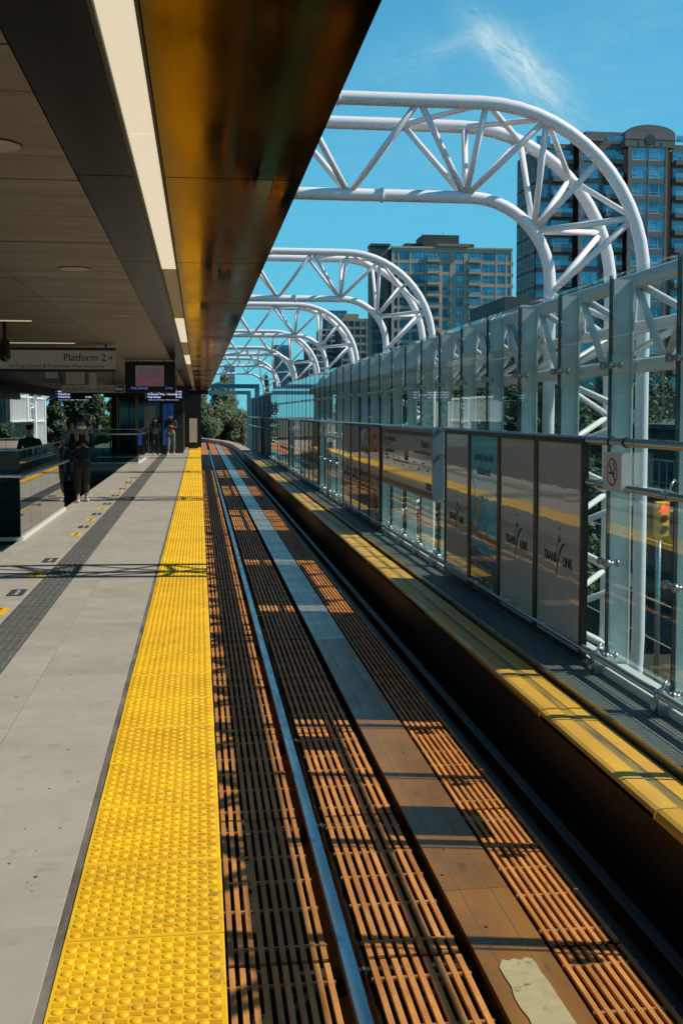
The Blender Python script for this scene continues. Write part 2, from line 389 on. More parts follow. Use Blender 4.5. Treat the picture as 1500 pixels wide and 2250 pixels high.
for (px, py, dk) in [(35, 1340, 0), (52, 1300, 1), (92, 1268, 0), (122, 1236, 1)]:
    pass
lbl = ['nearest yellow floor sticker, at the left edge of the picture', 'dark lozenge floor sticker with white lettering, between two yellow ones',
       'yellow floor sticker partly under the shadow of the arch truss', 'dark floor sticker just beyond the first arch shadow on the platform']
for i, (py, dk) in enumerate([(1343, 0), (1302, 1), (1263, 0), (1232, 1)]):
    yy = onZ(60, py, 0)[1]; o = sticker(yy, dk, i); tag(o, lbl[i], 'sticker', 'floor stickers')
ordn = ['nearest', 'second', 'third', 'fourth', 'fifth', 'sixth', 'last']
for i in range(14):
    yy = 15.6 + i * 1.05
    o = sticker(yy, i % 2, i); tag(o, '%s %s floor sticker in the far row beside the guidance strip' % (ordn[i // 2], 'dark' if i % 2 else 'yellow'), 'sticker', 'far floor stickers')
# stair well under the left guard
st = MB()
for i in range(16): st.box(-5.3, -2.46, 31.6 - i * .9 - .9, 31.6 - i * .9, -.17 * (i + 1) - .2, -.17 * (i + 1))
stt = st.obj('stairs', m_pit); tag(stt, kind='structure')

# ------------------------------------------------------------------ track
ZR = -.69
b = MB(); b.box(-.5, 3.4, Y0, 96, -1.95, -1.5); tag(b.obj('track_bed', m_pit), kind='structure')
XL, XR = .267 * 2.37, .868 * 2.37
def rail_obj(xc, label, ms):
    r = MB(); prof = [(-.035, ZR - .006), (-.028, ZR), (.028, ZR), (.035, ZR - .006), (.035, ZR - .035), (.01, ZR - .05), (.01, ZR - .14), (.07, ZR - .16), (.07, ZR - .17), (-.07, ZR - .17), (-.07, ZR - .16), (-.01, ZR - .14), (-.01, ZR - .05), (-.035, ZR - .035)]
    base = len(r.v); yy = [Y0, 70, 80, 88, 95]; off = [0, 0, -.25, -1.1, -2.4]
    for y_, o_ in zip(yy, off):
        for (px_, pz) in prof: r.v.append((px_ + xc + o_, y_, pz))
    n = len(prof)
    for i in range(4):
        for k in range(n): r.face([base + i * n + k, base + i * n + (k + 1) % n, base + (i + 1) * n + (k + 1) % n, base + (i + 1) * n + k], 0 if k in (0, 1, 2) else 1)
    o = r.obj('rail', ms); tag(o, label, 'rail', 'running rails'); return o
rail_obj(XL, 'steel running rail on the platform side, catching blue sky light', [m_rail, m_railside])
rail_obj(XR, 'steel running rail farther from the platform, faint blue line beside the black gap', [M('shaded_rail', (.06, .07, .075), .45, .5), m_black])  # shade painted in: darker steel and black sides than the near rail
# gratings (the walkable deck between and beside the rails)
SEC = 1.70; ph = onZ(600, 2118, ZR)[1]
def deck(name, x0, x1, n, skip=()):
    pitch = (x1 - x0) / n; bw = pitch * .58
    root = MB(); root.box(x0 - .012, x0 - .004, Y0, 90, ZR - .1, ZR - .05); ro = root.obj(name, m_rust2); tag(ro, kind='structure')
    bar = MB(); bar.bevbox(-bw / 2, bw / 2, .016, SEC - .016, -.014, 0, .002); bm_ = bar.mesh('bar', m_rust)
    cb = MB(); cb.box(0, x1 - x0, -.009, .009, -.016, -.003); cm_ = cb.mesh('cross_bar', m_rust2)
    cnt = 0; farm = MB(); k = -5
    while ph + k * SEC < 88:
        y_ = ph + k * SEC
        near = y_ > -1 and cnt + n <= 300 and y_ < 50
        for i in range(n):
            xx = x0 + pitch * (i + .5)
            if near:
                link('bar', bm_, ro, (xx + random.uniform(-.001, .001), y_, ZR + random.uniform(-.0015, .0015)), (0, 0, random.uniform(-.0012, .0012))); cnt += 1
            elif y_ > -3.2: farm.box(xx - bw / 2, xx + bw / 2, y_ + .012, y_ + SEC - .012, ZR - .014, ZR)
        if y_ > -1:
            for f in (.09, .31, .50, .68, .9):
                if near: link('cross_bar', cm_, ro, (x0, y_ + f * SEC, ZR))
                elif y_ < 60: farm.box(x0, x1, y_ + f * SEC - .011, y_ + f * SEC + .011, ZR - .03, ZR - .009)
        k += 1
    if farm.v: fo = farm.obj('distant_bars', m_rust, ro); fo['kind'] = 'stuff'
    return ro
deck('deck_grating', .10, .555, 10)
deck('deck_grating', .297 * 2.385, .478 * 2.385, 9)
deck('deck_grating', .648 * 2.385, .790 * 2.385, 8)
# bearers below the bars
b = MB(); k = -5
while ph + k * SEC < 90:
    y_ = ph + k * SEC; b.box(.09, 1.9, y_ - .04, y_ + .04, ZR - .2, ZR - .055); k += 1
bo = b.obj('deck_bearers', m_pit); tag(bo, kind='structure')
# centre reaction plate
lx0, lx1 = .499 * 2.385, .640 * 2.385
m_lim = M('reaction_plate', (.40, .150, .024), .5, 0., c2=(.27, .10, .02), scale=2.2, stretch=(1.8, .6, 1), c3=(.10, .05, .025), s3=9, lo3=.60, hi3=.82, rnd=.08, spec=.4, coat=.35, croug=.16, bump=.15, bscale=120, bdist=.001)
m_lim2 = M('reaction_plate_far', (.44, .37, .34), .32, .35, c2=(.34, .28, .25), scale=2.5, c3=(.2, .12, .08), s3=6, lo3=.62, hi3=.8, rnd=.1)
lim = MB().box(lx0 + .02, lx1 - .02, Y0, 92, ZR - .12, ZR - .03).obj('reaction_rail', m_pit)
tag(lim, 'flat metal reaction strip running down the middle of the track between the rails', 'track plate')
PL = 3.05; k = -2; ph2 = onZ(1150, 1945, ZR + .01)[1]
while ph2 + k * PL < 90:
    y_ = ph2 + k * PL
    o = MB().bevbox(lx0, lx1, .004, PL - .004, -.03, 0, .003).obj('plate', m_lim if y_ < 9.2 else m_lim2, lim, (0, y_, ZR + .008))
    k += 1
mb = MB()
for xx in (.25, .72): mb.box(lx0 + (lx1 - lx0) * xx, lx0 + (lx1 - lx0) * xx + .003, Y0, 60, ZR + .008, ZR + .0095)
mb.obj('score_line', M('score', (.25, .19, .12), .6), lim)
mb = MB(); random.seed(3)
for i in range(46):
    x = random.uniform(lx0 + .03, lx1 - .03); y_ = random.uniform(4.2, 24); r_ = random.uniform(.004, .011)
    mb.lathe([(r_, 0), (r_ * .7, .0015)], 7, (x, y_, ZR + .0085))
so_ = mb.obj('oil_spots', m_black, lim); so_['kind'] = 'stuff'
# bare pale patch at the bottom of the picture
x_a, y_a = onZ(1090, 2180, ZR + .01); px0 = lx0 + .07
rp_ = random.Random(12); poly = [(px0 + .02, 3.3), (px0 + .19, 3.3)]
for k in range(14): poly.append((px0 + .19 - .02 * (k > 4) * (k / 13.) + rp_.uniform(-.006, .006), 3.38 + k * .083))
for k in range(6): poly.append((px0 + .165 - k * .027, 4.50 + rp_.uniform(-.012, .012)))
for k in range(14): poly.append((px0 + .004 + rp_.uniform(-.007, .007), 4.44 - k * .08))
MB().prism(poly, ZR + .009, ZR + .0125, 'z').obj('bare_patch', M('bare_primer', (.64, .47, .28), .6, c2=(.50, .37, .22), scale=12, c3=(.2, .12, .06), s3=16, lo3=.60, hi3=.70), lim)
# litter
lx, ly = onZ(545, 1833, ZR + .004); o = MB().box(-.012, .012, -.01, .01, 0, .003).obj('paper_scrap', M('paper', (.7, .75, .8), .7), None, (lx, ly, ZR + .002)); o.rotation_euler = (0, 0, .5); tag(o, 'tiny white paper scrap lying on the grating beside the yellow platform edge', 'litter')
lx, ly = onZ(483, 1218, ZR + .004); o = MB().prism([(-.03, 0), (.03, 0), (0, .035)], -.01, .01, 'y').obj('paper_scrap', MC['paper'], None, (lx, ly, ZR + .002)); tag(o, 'small pale folded scrap farther along the grating near the rail', 'litter')
# platform face
MB().box(PE - .04, PE - .02, Y0, Y1, -1.5, -.63).obj('platform_face', m_pit, plat)
# power rail with yellow cover, right
CZ = -.27; HC = EYE - CZ
cx0, cx1 = 1.14 * HC * .995, 1.30 * HC * .995
m_cov = M('cover_yellow', (.95, .47, .05), .42, c2=(.78, .36, .05), scale=2.2, stretch=(1.5, .5, 1), rnd=.09, c3=(.22, .14, .05), s3=5, lo3=.66, hi3=.86)
m_cov2 = M('cover_centre', (.62, .36, .06), .45, c2=(.16, .12, .06), scale=3, stretch=(5, .35, 1), rnd=.12)
prail = MB().box(cx0 + .06, cx1 - .05, Y0, 56, CZ - .2, CZ - .05).obj('power_rail', m_dark); tag(prail, 'power rail under a long yellow cover board beside the black gap', 'power rail')
MB().box(cx0 + .05, cx0 + .07, Y0, 56, -1.5, CZ - .06).obj('support_wall', m_black, prail)
w_ = cx1 - cx0
def cover_mesh():
    c = MB()
    pr = [(0, -.055), (0, -.03), (.012, -.012), (.035, -.002), (.07, 0), (w_ * .42, 0), (w_ * .42 + .006, -.006), (w_ * .62, -.007), (w_ * .62 + .006, -.002), (w_, -.004), (w_, -.05)]
    for i in range(len(pr) - 1):
        b0 = len(c.v)
        for yv in (.005, 1.845):
            c.v.append((pr[i][0], yv, pr[i][1])); c.v.append((pr[i + 1][0], yv, pr[i + 1][1]))
        c.face([b0, b0 + 1, b0 + 3, b0 + 2], 1 if i in (6,) else 0, i < 5)
    c.face([len(c.v) - 1] * 0 or [0, 1, 3, 2], 0)
    # end caps
    b0 = len(c.v); c.v += [(x, .005, z) for x, z in pr]; c.face(list(range(b0, b0 + len(pr))), 0)
    b0 = len(c.v); c.v += [(x, .02, z - .0) for x, z in []]
    return c.mesh('cover_board', [m_cov, m_cov2])
cvm = cover_mesh(); k = -2; y_ = -4.2
while y_ < 55:
    link('cover_board', cvm, prail, (cx0, y_, CZ + random.uniform(-.003, .003)), (0, 0, random.uniform(-.001, .001))); y_ += 1.86
# walkway grating planks
WX0, WX1, WZ = 2.595, 2.95, -.235
m_walk = M('walkway_grating', (.27, .28, .275), .5, .15, c2=(.19, .20, .195), scale=30, rnd=.12)
wk = MB().box(WX0, WX1, Y0, 56, -1.5, WZ - .06).obj('walkway', m_black); tag(wk, kind='structure')
wp = MB(); nb = 30
for s_ in range(3):
    xa = WX0 + .003 + s_ * .117
    wp.box(xa, xa + .006, .003, 1.12, -.04, .0045); wp.box(xa + .110, xa + .116, .003, 1.12, -.04, .0045)
    for q in range(40):
        ya = .012 + q * .0277; wp.box(xa + .006, xa + .11, ya, ya + .013, -.02, 0)
    for q in range(5):
        xb = xa + .02 + q * .018; wp.box(xb, xb + .006, .003, 1.12, -.018, .0018)
wpm = wp.mesh('walkway_plank', m_walk); yw0 = YX(1480, 2.98) - 1.12 * 5
y_ = yw0
while y_ < 54: link('walkway_plank', wpm, wk, (0, y_ + random.uniform(-.002, .002), WZ + random.uniform(-.001, .001))); y_ += 1.124
MB().box(WX0 - .014, WX0 - .004, Y0, 56, WZ - .07, WZ + .012).obj('edge_angle', m_steel, wk)

# ------------------------------------------------------------------ glass screen
GX = 2.98; PW = (YX(1066, GX) - YX(1480, GX)) / 4; GT, GB = 2.70, -.22
YS = YX(1480, GX)
gs = thing('glass_screen', 'long green glass windscreen on white steel fins along the far side of the track', 'glass wall')
pane = MB().box(0, .012, .006, PW - .012, GB + .05, GT).mesh('glass_pane', m_glass)
edge = MB().box(-.003, .022, -.010, .004, GB + .05, GT + .002).mesh('pane_edge', m_gedge)
m_fin = M('pale_fin', (.72, .78, .77), .5, c2=(.52, .60, .60), scale=4)
fin = MB().box(.045, .175, .03, .046, GB - .3, GT - .02).box(.1755, .187, -.004, .078, GB - .3, GT - .03)
finm = fin.mesh('steel_fin', [m_fin, m_black])
brk = MB()
brk.box(-.02, -.012, -.07, .07, -.015, .015).box(.03, .038, -.07, .07, -.015, .015)
for yy in (.07, -.07): brk.lathe([(.028, -.035), (.028, .0), (.012, .004), (.012, .05), (.028, .05), (.028, .065)], 10, (0, yy, 0), axis='x')
brkm = brk.mesh('spider_bracket', m_steel)
NP0 = -7; y_ = YS + NP0 * PW; k = NP0; GEND = YX(593, GX)
while y_ + PW < GEND:
    link('glass_pane', pane, gs, (GX, y_, random.uniform(-.004, .004)), (0, 0, random.uniform(-.004, .004)))
    link('pane_edge', edge, gs, (GX, y_, 0)); link('steel_fin', finm, gs, (GX, y_, 0)); 
    for zz in (2.05, .6, -.09): link('spider_bracket', brkm, gs, (GX, y_, zz))
    y_ += PW
gend = y_
MB().box(GX - .03, GX + .16, YS + NP0 * PW, gend, GB - .04, GB + .05).obj('base_ledge', m_white, gs)
MB().box(GX - .025, GX + .3, YS + NP0 * PW, gend, -1.6, GB - .045).obj('base_wall', m_conc, gs)
ya = YS + NP0 * PW
for (x_, z_, r_, nm) in ((2.925, 1.498, .030, 'top_rail'), (2.925, 1.18, .026, 'middle_rail'), (2.90, -.095, .026, 'lower_rail')):
    MB().tube([(x_, ya, z_), (x_, gend, z_)], r_, 12).obj(nm, m_steel, gs)
c1 = MB().lathe([(.038, -.03), (.038, .03)], 10, (2.925, 0, 1.18), axis='y').tube([(2.925, 0, 1.18), (2.945, .0, 1.25), (2.975, .02, 1.28)], .009, 6).mesh('rail_clamp', m_steel)
c2_ = MB().lathe([(.038, -.03), (.038, .03)], 10, (2.90, 0, -.095), axis='y').tube([(2.90, 0, -.095), (2.92, .0, -.03), (2.95, .02, .0)], .009, 6).box(2.885, 2.965, -.008, .008, -.225, -.095).mesh('rail_clamp', m_steel)
c3_ = MB().lathe([(.048, 0), (.048, .02), (.02, .025)], 12, (2.90, .0, -.185), axis='x').mesh('foot_disc', m_steel)
y_ = YS + NP0 * PW
while y_ < gend:
    link('rail_clamp', c1, gs, (0, y_ - .03, 0)); link('rail_clamp', c2_, gs, (0, y_ - .03, 0)); link('foot_disc', c3_, gs, (0, y_ + .09, 0)); y_ += PW
# longitudinal pipe truss behind the glass
lt = thing('pipe_truss', 'white triangular pipe truss running lengthwise behind the upper glass', 'truss')
TU, TLo, TB = (3.25, 2.69), (3.25, 2.055), (3.47, 2.38)
te = gend + 2
for (x_, z_), r_ in ((TU, .062), (TLo, .055), (TB, .05)): MB().tube([(x_, ya, z_), (x_, te, z_)], r_, 12).obj('chord', m_arch, lt)
def br(pts, r, n=8): return MB().tube(pts, r, n)
w1 = MB().tube([(TU[0], 0, TU[1]), (TLo[0], PW / 2, TLo[1])], .03, 8).tube([(TLo[0], PW / 2, TLo[1]), (TU[0], PW, TU[1])], .03, 8).mesh('brace', m_arch)
w2 = MB().tube([(TU[0], 0, TU[1]), (TB[0], PW / 2, TB[1])], .03, 8).tube([(TB[0], PW / 2, TB[1]), (TU[0], PW, TU[1])], .03, 8).mesh('brace', m_arch)
w3 = MB().tube([(TLo[0], PW / 2, TLo[1]), (TB[0], PW / 2, TB[1])], .03, 8).tube([(TB[0], PW / 2, TB[1]), (TLo[0], PW * 1.5, TLo[1])], .028, 8).mesh('brace', m_arch)
y_ = YS + NP0 * PW
while y_ + PW < te:
    for me in (w1, w2, w3): link('brace', me, lt, (0, y_ + .2, 0))
    y_ += PW

# ------------------------------------------------------------------ arches
AXC = -2.6                      # mid line of the full arch
XO = 4.45; RO = 1.685; ACX = XO - RO; ACZ = 3.05; XI = 3.62; RI = XI - ACX
YA = onX(1414, 560, XO)[0]; DY = .90; ASP = .926e-3 * FPX * XO / math.cos(PSI) / math.cos(PSI) * 1.0
def arc_pts(r, side=1, n=14):
    return [(ACX + r * math.sin(a), ACZ + r * math.cos(a)) for a in [R(90) * i / n for i in range(n + 1)]]
def full(r, y):
    a = arc_pts(r); X = ACX + r
    right = a + [(X, ACZ - .9), (X, .8), (X, -.6), (X - .02, -1.1), (X - .12, -1.7), (X - .35, -2.3), (X - .8, -2.9)]
    left = [(2 * AXC - p[0], p[1]) for p in right][::-1]
    return [(p[0], y, p[1]) for p in left + right]
P = lambda r, deg: (ACX + r * math.cos(R(deg)), ACZ + r * math.sin(R(deg)))
arch = thing('arch_truss', '', 'arch')
o = MB().tube(full(RO, 0), .066, 14).obj('outer_chord', m_arch, arch)
o = MB().tube(full(RO, DY), .066, 14).obj('outer_chord', m_arch, arch)
o = MB().tube(full(RI, DY / 2), .062, 14).obj('inner_chord', m_arch, arch)
sl = MB()
for x_ in (1.35,):
    for y_, z_ in ((0, ACZ + RO), (DY, ACZ + RO)): sl.lathe([(.079, -.012), (.079, .012)], 14, (x_ + y_ * -.3, y_, z_), axis='x')
    sl.lathe([(.074, -.012), (.074, .012)], 14, (x_ + .5, DY / 2, ACZ + RI), axis='x')
sl.obj('pipe_sleeve', m_arch, arch)
outer = [P(RO, d) for d in (0, 22, 45, 68, 90)]; inner = [P(RI, d) for d in (-8, 38, 90)]
out_n = {'a': P(RO, 21), 'b': P(RO, 44), 'c': P(RO, 67), 'd': (ACX + .05, ACZ + RO)}
pairs = [(P(RI, -8), P(RO, 21)), (P(RI, 38), P(RO, 21)), (P(RI, 38), P(RO, 44)), (P(RI, 38), P(RO, 67)), ((ACX - .05, ACZ + RI), P(RO, 67)), ((ACX - .05, ACZ + RI), (ACX + .05, ACZ + RO))]
# straight run to the left
step = 1.20; xi = ACX - .05; xo = ACX - .05 - .57
runs = []
while xi > AXC + .2:
    runs.append(((xi, ACZ + RI), (xo, ACZ + RO))); runs.append(((xi - step, ACZ + RI), (xo, ACZ + RO)))
    xi -= step; xo -= step
allp = pairs + runs
# legs
z = ACZ - .15; zz = []
zi = ACZ + RI * math.sin(R(-8))
lo = [(XI, zi)]
legp = []; cur = zi; side = 0
while cur > -1.1:
    nx = cur - .42
    legp.append(((XI, cur), (XO, nx))); legp.append(((XI, nx - .42), (XO, nx))); cur = nx - .42
allp += legp
def mirror(q): return (2 * AXC - q[0], q[1])
for (a, c) in allp:
    for (aa, cc) in ((a, c), (mirror(a), mirror(c))):
        for yy in (0, DY):
            MB().tube([(aa[0], DY / 2, aa[1]), (cc[0], yy, cc[1])], .033, 8).obj('brace', m_arch, arch)
# lacing between the two outer chords
lac = [(ACX + .05, ACZ + RO), P(RO, 67), P(RO, 44), P(RO, 21)]
seq = [(lac[0], 0, (ACX - .6, ACZ + RO), DY)] + [(lac[i], 0 if i % 2 else DY, lac[i + 1], DY if i % 2 else 0) for i in range(3)] + [(lac[0], 0, lac[1], DY)]
for (a, ya_, c, yc_) in seq:
    for (aa, cc) in ((a, c), (mirror(a), mirror(c))): MB().tube([(aa[0], ya_, aa[1]), (cc[0], yc_, cc[1])], .03, 8).obj('brace', m_arch, arch)
lab_a = ['largest and nearest white tubular arch truss, curving down before the tall tower',
         'second white tubular arch truss, curving down in front of the beige apartment block',
         'third white tubular arch truss, smaller, behind the second arch',
         'fourth white tubular arch truss, before the glazed towers', 'fifth white tubular arch truss, low over the far track', 'last and farthest white arch truss, in front of the blue portal frames']
arches = [arch]
arch.location = (0, YA, 0)
for i in range(1, 6):
    c = copy_tree(arch); c.location = (0, YA + i * ASP, 0); arches.append(c)
for i, a in enumerate(arches): a['label'] = lab_a[i]; a['group'] = 'white arch trusses over the track'
c = copy_tree(arch); c.location = (0, YA - ASP, 0); c['label'] = 'white arch truss over the camera, before the nearest visible one'; c['group'] = 'white arch trusses over the track'

# ------------------------------------------------------------------ roof and ceiling
CZL = EYE + 1.15; RX = .447 * 1.15 * 1.0; RY0, RY1 = -5.0, 54.0
roof = MB().prism([(RX, CZL + .03), (RX - 1.15, CZL + 1.0), (-7.2, CZL + 1.2), (-8.6, CZL + .4), (-8.6, CZL + .03)], RY0, RY1, 'y').obj('canopy_roof', m_black)
tag(roof, 'dark flat canopy roof sheltering the platform, seen from below', 'roof')
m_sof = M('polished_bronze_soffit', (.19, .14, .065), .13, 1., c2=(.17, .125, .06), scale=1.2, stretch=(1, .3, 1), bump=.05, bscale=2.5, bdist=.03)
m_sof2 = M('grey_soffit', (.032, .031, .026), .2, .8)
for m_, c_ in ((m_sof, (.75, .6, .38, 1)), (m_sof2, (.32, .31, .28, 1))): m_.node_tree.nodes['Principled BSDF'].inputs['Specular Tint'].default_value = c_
m_ceil = M('ceiling_plank', (.20, .168, .122), .5, c2=(.165, .138, .10), scale=1.5, stretch=(.4, 3, 1), rnd=.06)
ys = onZ(430, 391, CZL)[1]; SP = 3.05; k = -4
while ys + k * SP < RY1:
    a = max(ys + k * SP, RY0); e = min(ys + (k + 1) * SP, RY1)
    if e > a + .1:
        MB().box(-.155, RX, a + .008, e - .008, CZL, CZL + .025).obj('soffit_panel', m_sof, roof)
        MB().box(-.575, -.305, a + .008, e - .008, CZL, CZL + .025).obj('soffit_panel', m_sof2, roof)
    k += 1
yc = onZ(90, 395, CZL)[1]; CP = 2.02; k = -4
cx_ = [(-.582, -1.55), (-1.556, -3.0), (-3.006, -5.2), (-5.206, -8.5)]
while yc + k * CP < RY1:
    a = yc + k * CP
    for (x1_, x0_) in cx_:
        for q in range(4 if a < 22 else 1):
            L_ = (CP - .022) / (4 if a < 22 else 1)
            MB().box(x0_, x1_, a + .011 + q * L_ + .0015, a + .011 + (q + 1) * L_ - .0015, CZL + random.uniform(0, .002), CZL + .02).obj('ceiling_plank', m_ceil, roof)
    k += 1
# drop fascia on the far (left) side
MB().box(-8.65, -8.45, RY0, RY1, 2.35, CZL - .002).obj('fascia', m_black, roof)
MB().box(-7.0, -6.8, RY0, RY1, 2.5, CZL - .002).obj('fascia', m_black, roof)
MB().box(-8.4, RX - .05, RY1 - .1, RY1, 2.62, CZL - .004).obj('fascia', m_black, roof)
# light slot
lt_ = thing('light_strip', 'long warm white light strip recessed in the canopy above the platform edge', 'ceiling light')
MB().box(-.30, -.285, RY0, RY1, CZL - .012, CZL + .028).obj('trim', m_black, lt_); MB().box(-.17, -.158, RY0, RY1, CZL - .012, CZL + .028).obj('trim', m_black, lt_)
m_lit = M('lit_diffuser', (.7, .66, .56), .5, emis=(1, .88, .66), es=.62)
m_unl = M('unlit_diffuser', (.55, .5, .4), .45)
segs = [(RY0, 0), (YX(300, -.23, 0) * 0 + 0, 0)]
y590 = onZ(375, 592, CZL)[1]; y700 = onZ(400, 700, CZL)[1]; y296 = onZ(318, 296, CZL)[1]
sg = [(RY0, y296, 1), (y296, y590, 1), (y590, y700, 0), (y700, y700 + 4.5, 1), (y700 + 4.5, y700 + 8.5, 0), (y700 + 8.5, y700 + 12.5, 1), (y700 + 12.5, 44, 0), (44, RY1, 0)]
for a, e, lit in sg: MB().box(-.283, -.172, a + .004, e - .004, CZL + .003, CZL + .02).obj('diffuser', m_lit if lit else m_unl, lt_)
# recessed discs
for i, (px, py, lb) in enumerate([(165, 590, 'nearer round flush ceiling speaker left of the light strip'), (268, 692, 'farther round flush ceiling speaker left of the light strip'), (-18, 318, 'round flush ceiling speaker cut by the left edge of the picture')]):
    x, y = onZ(px, py, CZL); o = MB().lathe([(.13, -.004), (.115, -.008), (.11, -.003), (.10, -.003)], 28, (0, 0, 0)).obj('ceiling_speaker', M('speaker_trim', (.42, .38, .31), .5), None, (x, y, CZL)); tag(o, lb, 'speaker', 'ceiling speakers')
for i, (py, xa, xb, lb) in enumerate([(703, -3.6, -2.05, 'nearer thin white crosswise light line on the ceiling at the left'), (752, -4.0, -2.0, 'farther thin white crosswise light line on the ceiling above the hanging sign')]):
    y = onZ(0, py, CZL)[1]; o = MB().box(xa, xb, y, y + .05, CZL - .012, CZL - .002).obj('batten_light', M('batten', (.7, .65, .5), .5, emis=(1, .9, .6), es=.4)); tag(o, lb, 'ceiling light')

# ------------------------------------------------------------------ advert panels
m_acr = M('poster_grey', (.60, .53, .48), .55, coat=1., croug=.015, c2=(.55, .48, .435), scale=.8, bump=.06, bscale=1.6, bdist=.03)
m_ink = M('dark_ink', (.012, .014, .015), .5)
def poster_mat(nm, c, c2=None, sc=2.): return M(nm, c, .5, coat=1., croug=.015, c2=c2, scale=sc, bump=.06, bscale=1.6, bdist=.03)
AXP = 2.88
def ad_panel(y0, w, kind, parent):
    # framed light box facing the platform (-X); local y along the track
    z0, z1 = -.19, 1.51
    fr = .045
    f = MB().box(.0, .05, y0, y0 + w, z0, z0 + fr).box(.0, .05, y0, y0 + w, z1 - fr, z1).box(.0, .05, y0, y0 + fr, z0 + fr, z1 - fr).box(.0, .05, y0 + w - fr, y0 + w, z0 + fr, z1 - fr).box(.03, .055, y0 + fr, y0 + w - fr, z0 + fr, z1 - fr)
    t = f.obj('frame', m_dark, parent)
    ya_, yb_, za, zb = y0 + fr, y0 + w - fr, z0 + fr, z1 - fr
    yc_ = (ya_ + yb_) / 2
    mt = {'grey': m_acr, 'blue': poster_mat('poster_sky', (.10, .52, .68), (.18, .64, .78), 1.2), 'dark': poster_mat('poster_dark', (.03, .03, .035), (.05, .035, .03), 2), 'pink': poster_mat('poster_pink', (.9, .24, .20), (.9, .36, .3), 2), 'brown': poster_mat('poster_brown', (.08, .06, .05), (.12, .09, .07), 4)}[kind]
    ps = MB().box(.012, .028, ya_, yb_, za, zb).obj('poster', mt, parent)
    def flat(poly, m, off):      # poly in (u across from viewer's left, v up), 0..1
        q = [(yb_ - u * (yb_ - ya_), za + v * (zb - za)) for u, v in poly]
        return MB().prism(q, .012 - off - .0012, .012 - off, 'x').obj('artwork', m, ps)
    if kind == 'grey':
        lt = link('logo', None, ps)
        zc = za + .41 * (zb - za)
        text('TRANS', .105, m_ink, ps, (.0105, yc_ + .19, zc), '-X', sx=1.0, ext=.0006, bold=.004); text('LINK', .105, m_ink, ps, (.0105, yc_ - .235, zc - .01), '-X', sx=1.0, ext=.0006, bold=.004)
        bpy.data.objects.remove(lt)
        k = (yb_ - ya_)
        # swoosh mark: slanted stem, curl and head dot
        def P2(a, b_): return (yc_ - a, zc + b_)
        sw = [(-.04, -.16), (-.02, -.05), (.03, .06), (.10, .13), (.2, .15), (.11, .10), (.045, .03), (-.005, -.07)]
        MB().prism([P2(*q) for q in sw], .0092, .0112, 'x').obj('logo', m_ink, ps)
        MB().prism([P2(*q) for q in [(-.03, .04), (.0, .15), (.035, .20), (.05, .195), (.04, .16), (.075, .165), (.07, .15), (.03, .14), (.015, .17), (-.005, .10)]], .0092, .0112, 'x').obj('logo', m_ink, ps)
        MB().lathe([(.014, 0), (.014, .002)], 12, (.0092, yc_ - .03, zc + .25), axis='x').obj('logo', m_ink, ps)
    if kind == 'blue':
        flat([(0, .25), (.2, .28), (.45, .24), (.7, .26), (1, .22), (1, .0), (0, .0)], M('ad_sea', (.03, .12, .20), .5, coat=1.), .0002)
        flat([(0, .33), (.25, .30), (.5, .33), (.75, .29), (1, .31), (1, .24), (.7, .265), (.45, .25), (.2, .29), (0, .265)], M('ad_sea_light', (.08, .36, .52), .5, coat=1.), .0006)
        flat([(0, .21), (.3, .225), (.6, .2), (1, .17), (1, 0), (0, 0)], M('ad_night', (.012, .016, .018), .5, coat=1.), .001)
        flat([(.02, .44), (.15, .40), (.4, .375), (.7, .36), (.95, .37), (.93, .32), (.75, .315), (.6, .345), (.4, .33), (.2, .36), (.08, .36)], M('ad_boat', (.65, .13, .04), .5, coat=1.), .0014)
        flat([(.0, .78), (.1, .70), (.3, .52), (.0, .45)], M('ad_sail', (.22, .42, .46), .5, coat=1.), .0018)
        flat([(.30, .60), (.38, .58), (.40, .50), (.35, .47), (.28, .50), (.27, .56)], M('ad_shirt', (.55, .40, .06), .5, coat=1.), .002)
        flat([(.33, .47), (.48, .50), (.52, .52), (.50, .49), (.36, .45), (.24, .38), (.26, .42)], M('ad_limb', (.5, .36, .18), .5, coat=1.), .0022)
        flat([(.42, .44), (.50, .43), (.62, .38), (.58, .44), (.60, .445), (.65, .365), (.62, .36), (.50, .41), (.44, .425)], MC['ad_limb'], .0022)
        flat([(.0, .62), (.05, .40), (.04, .28), (0, .26)], M('ad_leaf', (.02, .10, .06), .5, coat=1.), .0024)
        text('Feeling financially', .118, m_ink, ps, (.0105, yc_, za + .865 * (zb - za)), '-X', ext=.0006, sx=.95); text('unbalanced?', .118, m_ink, ps, (.0105, yc_, za + .775 * (zb - za)), '-X', ext=.0006, sx=.95)
        w_i = M('white_ink', (.55, .55, .5), .5)
        text("Let's talk about debt.", .088, w_i, ps, (.0095, yc_, za + .155 * (zb - za)), '-X', ext=.0006, sx=.95)
        text('1 888 527-8999', .05, w_i, ps, (.0095, yc_ + .2, za + .075 * (zb - za)), '-X', ext=.0006); text('C', .14, w_i, ps, (.0095, yc_ - .18, za + .055 * (zb - za)), '-X', ext=.0006); text('Credit\nCounselling\nSociety', .035, w_i, ps, (.0095, yc_ - .33, za + .055 * (zb - za)), '-X', ext=.0006)
    if kind == 'dark':
        random.seed(5)
        flat([(.55, .78), (.72, .74), (.76, .6), (.7, .48), (.8, .3), (.6, .2), (.5, .35), (.58, .5), (.5, .65)], M('ad_orange', (.28, .09, .03), .5, coat=1.), .0004)
        text('PLAY LIVE\nTONIGHT', .10, M('white_ink', (.55, .55, .5), .5), ps, (.0105, yc_, za + .83 * (zb - za)), '-X', ext=.0006)
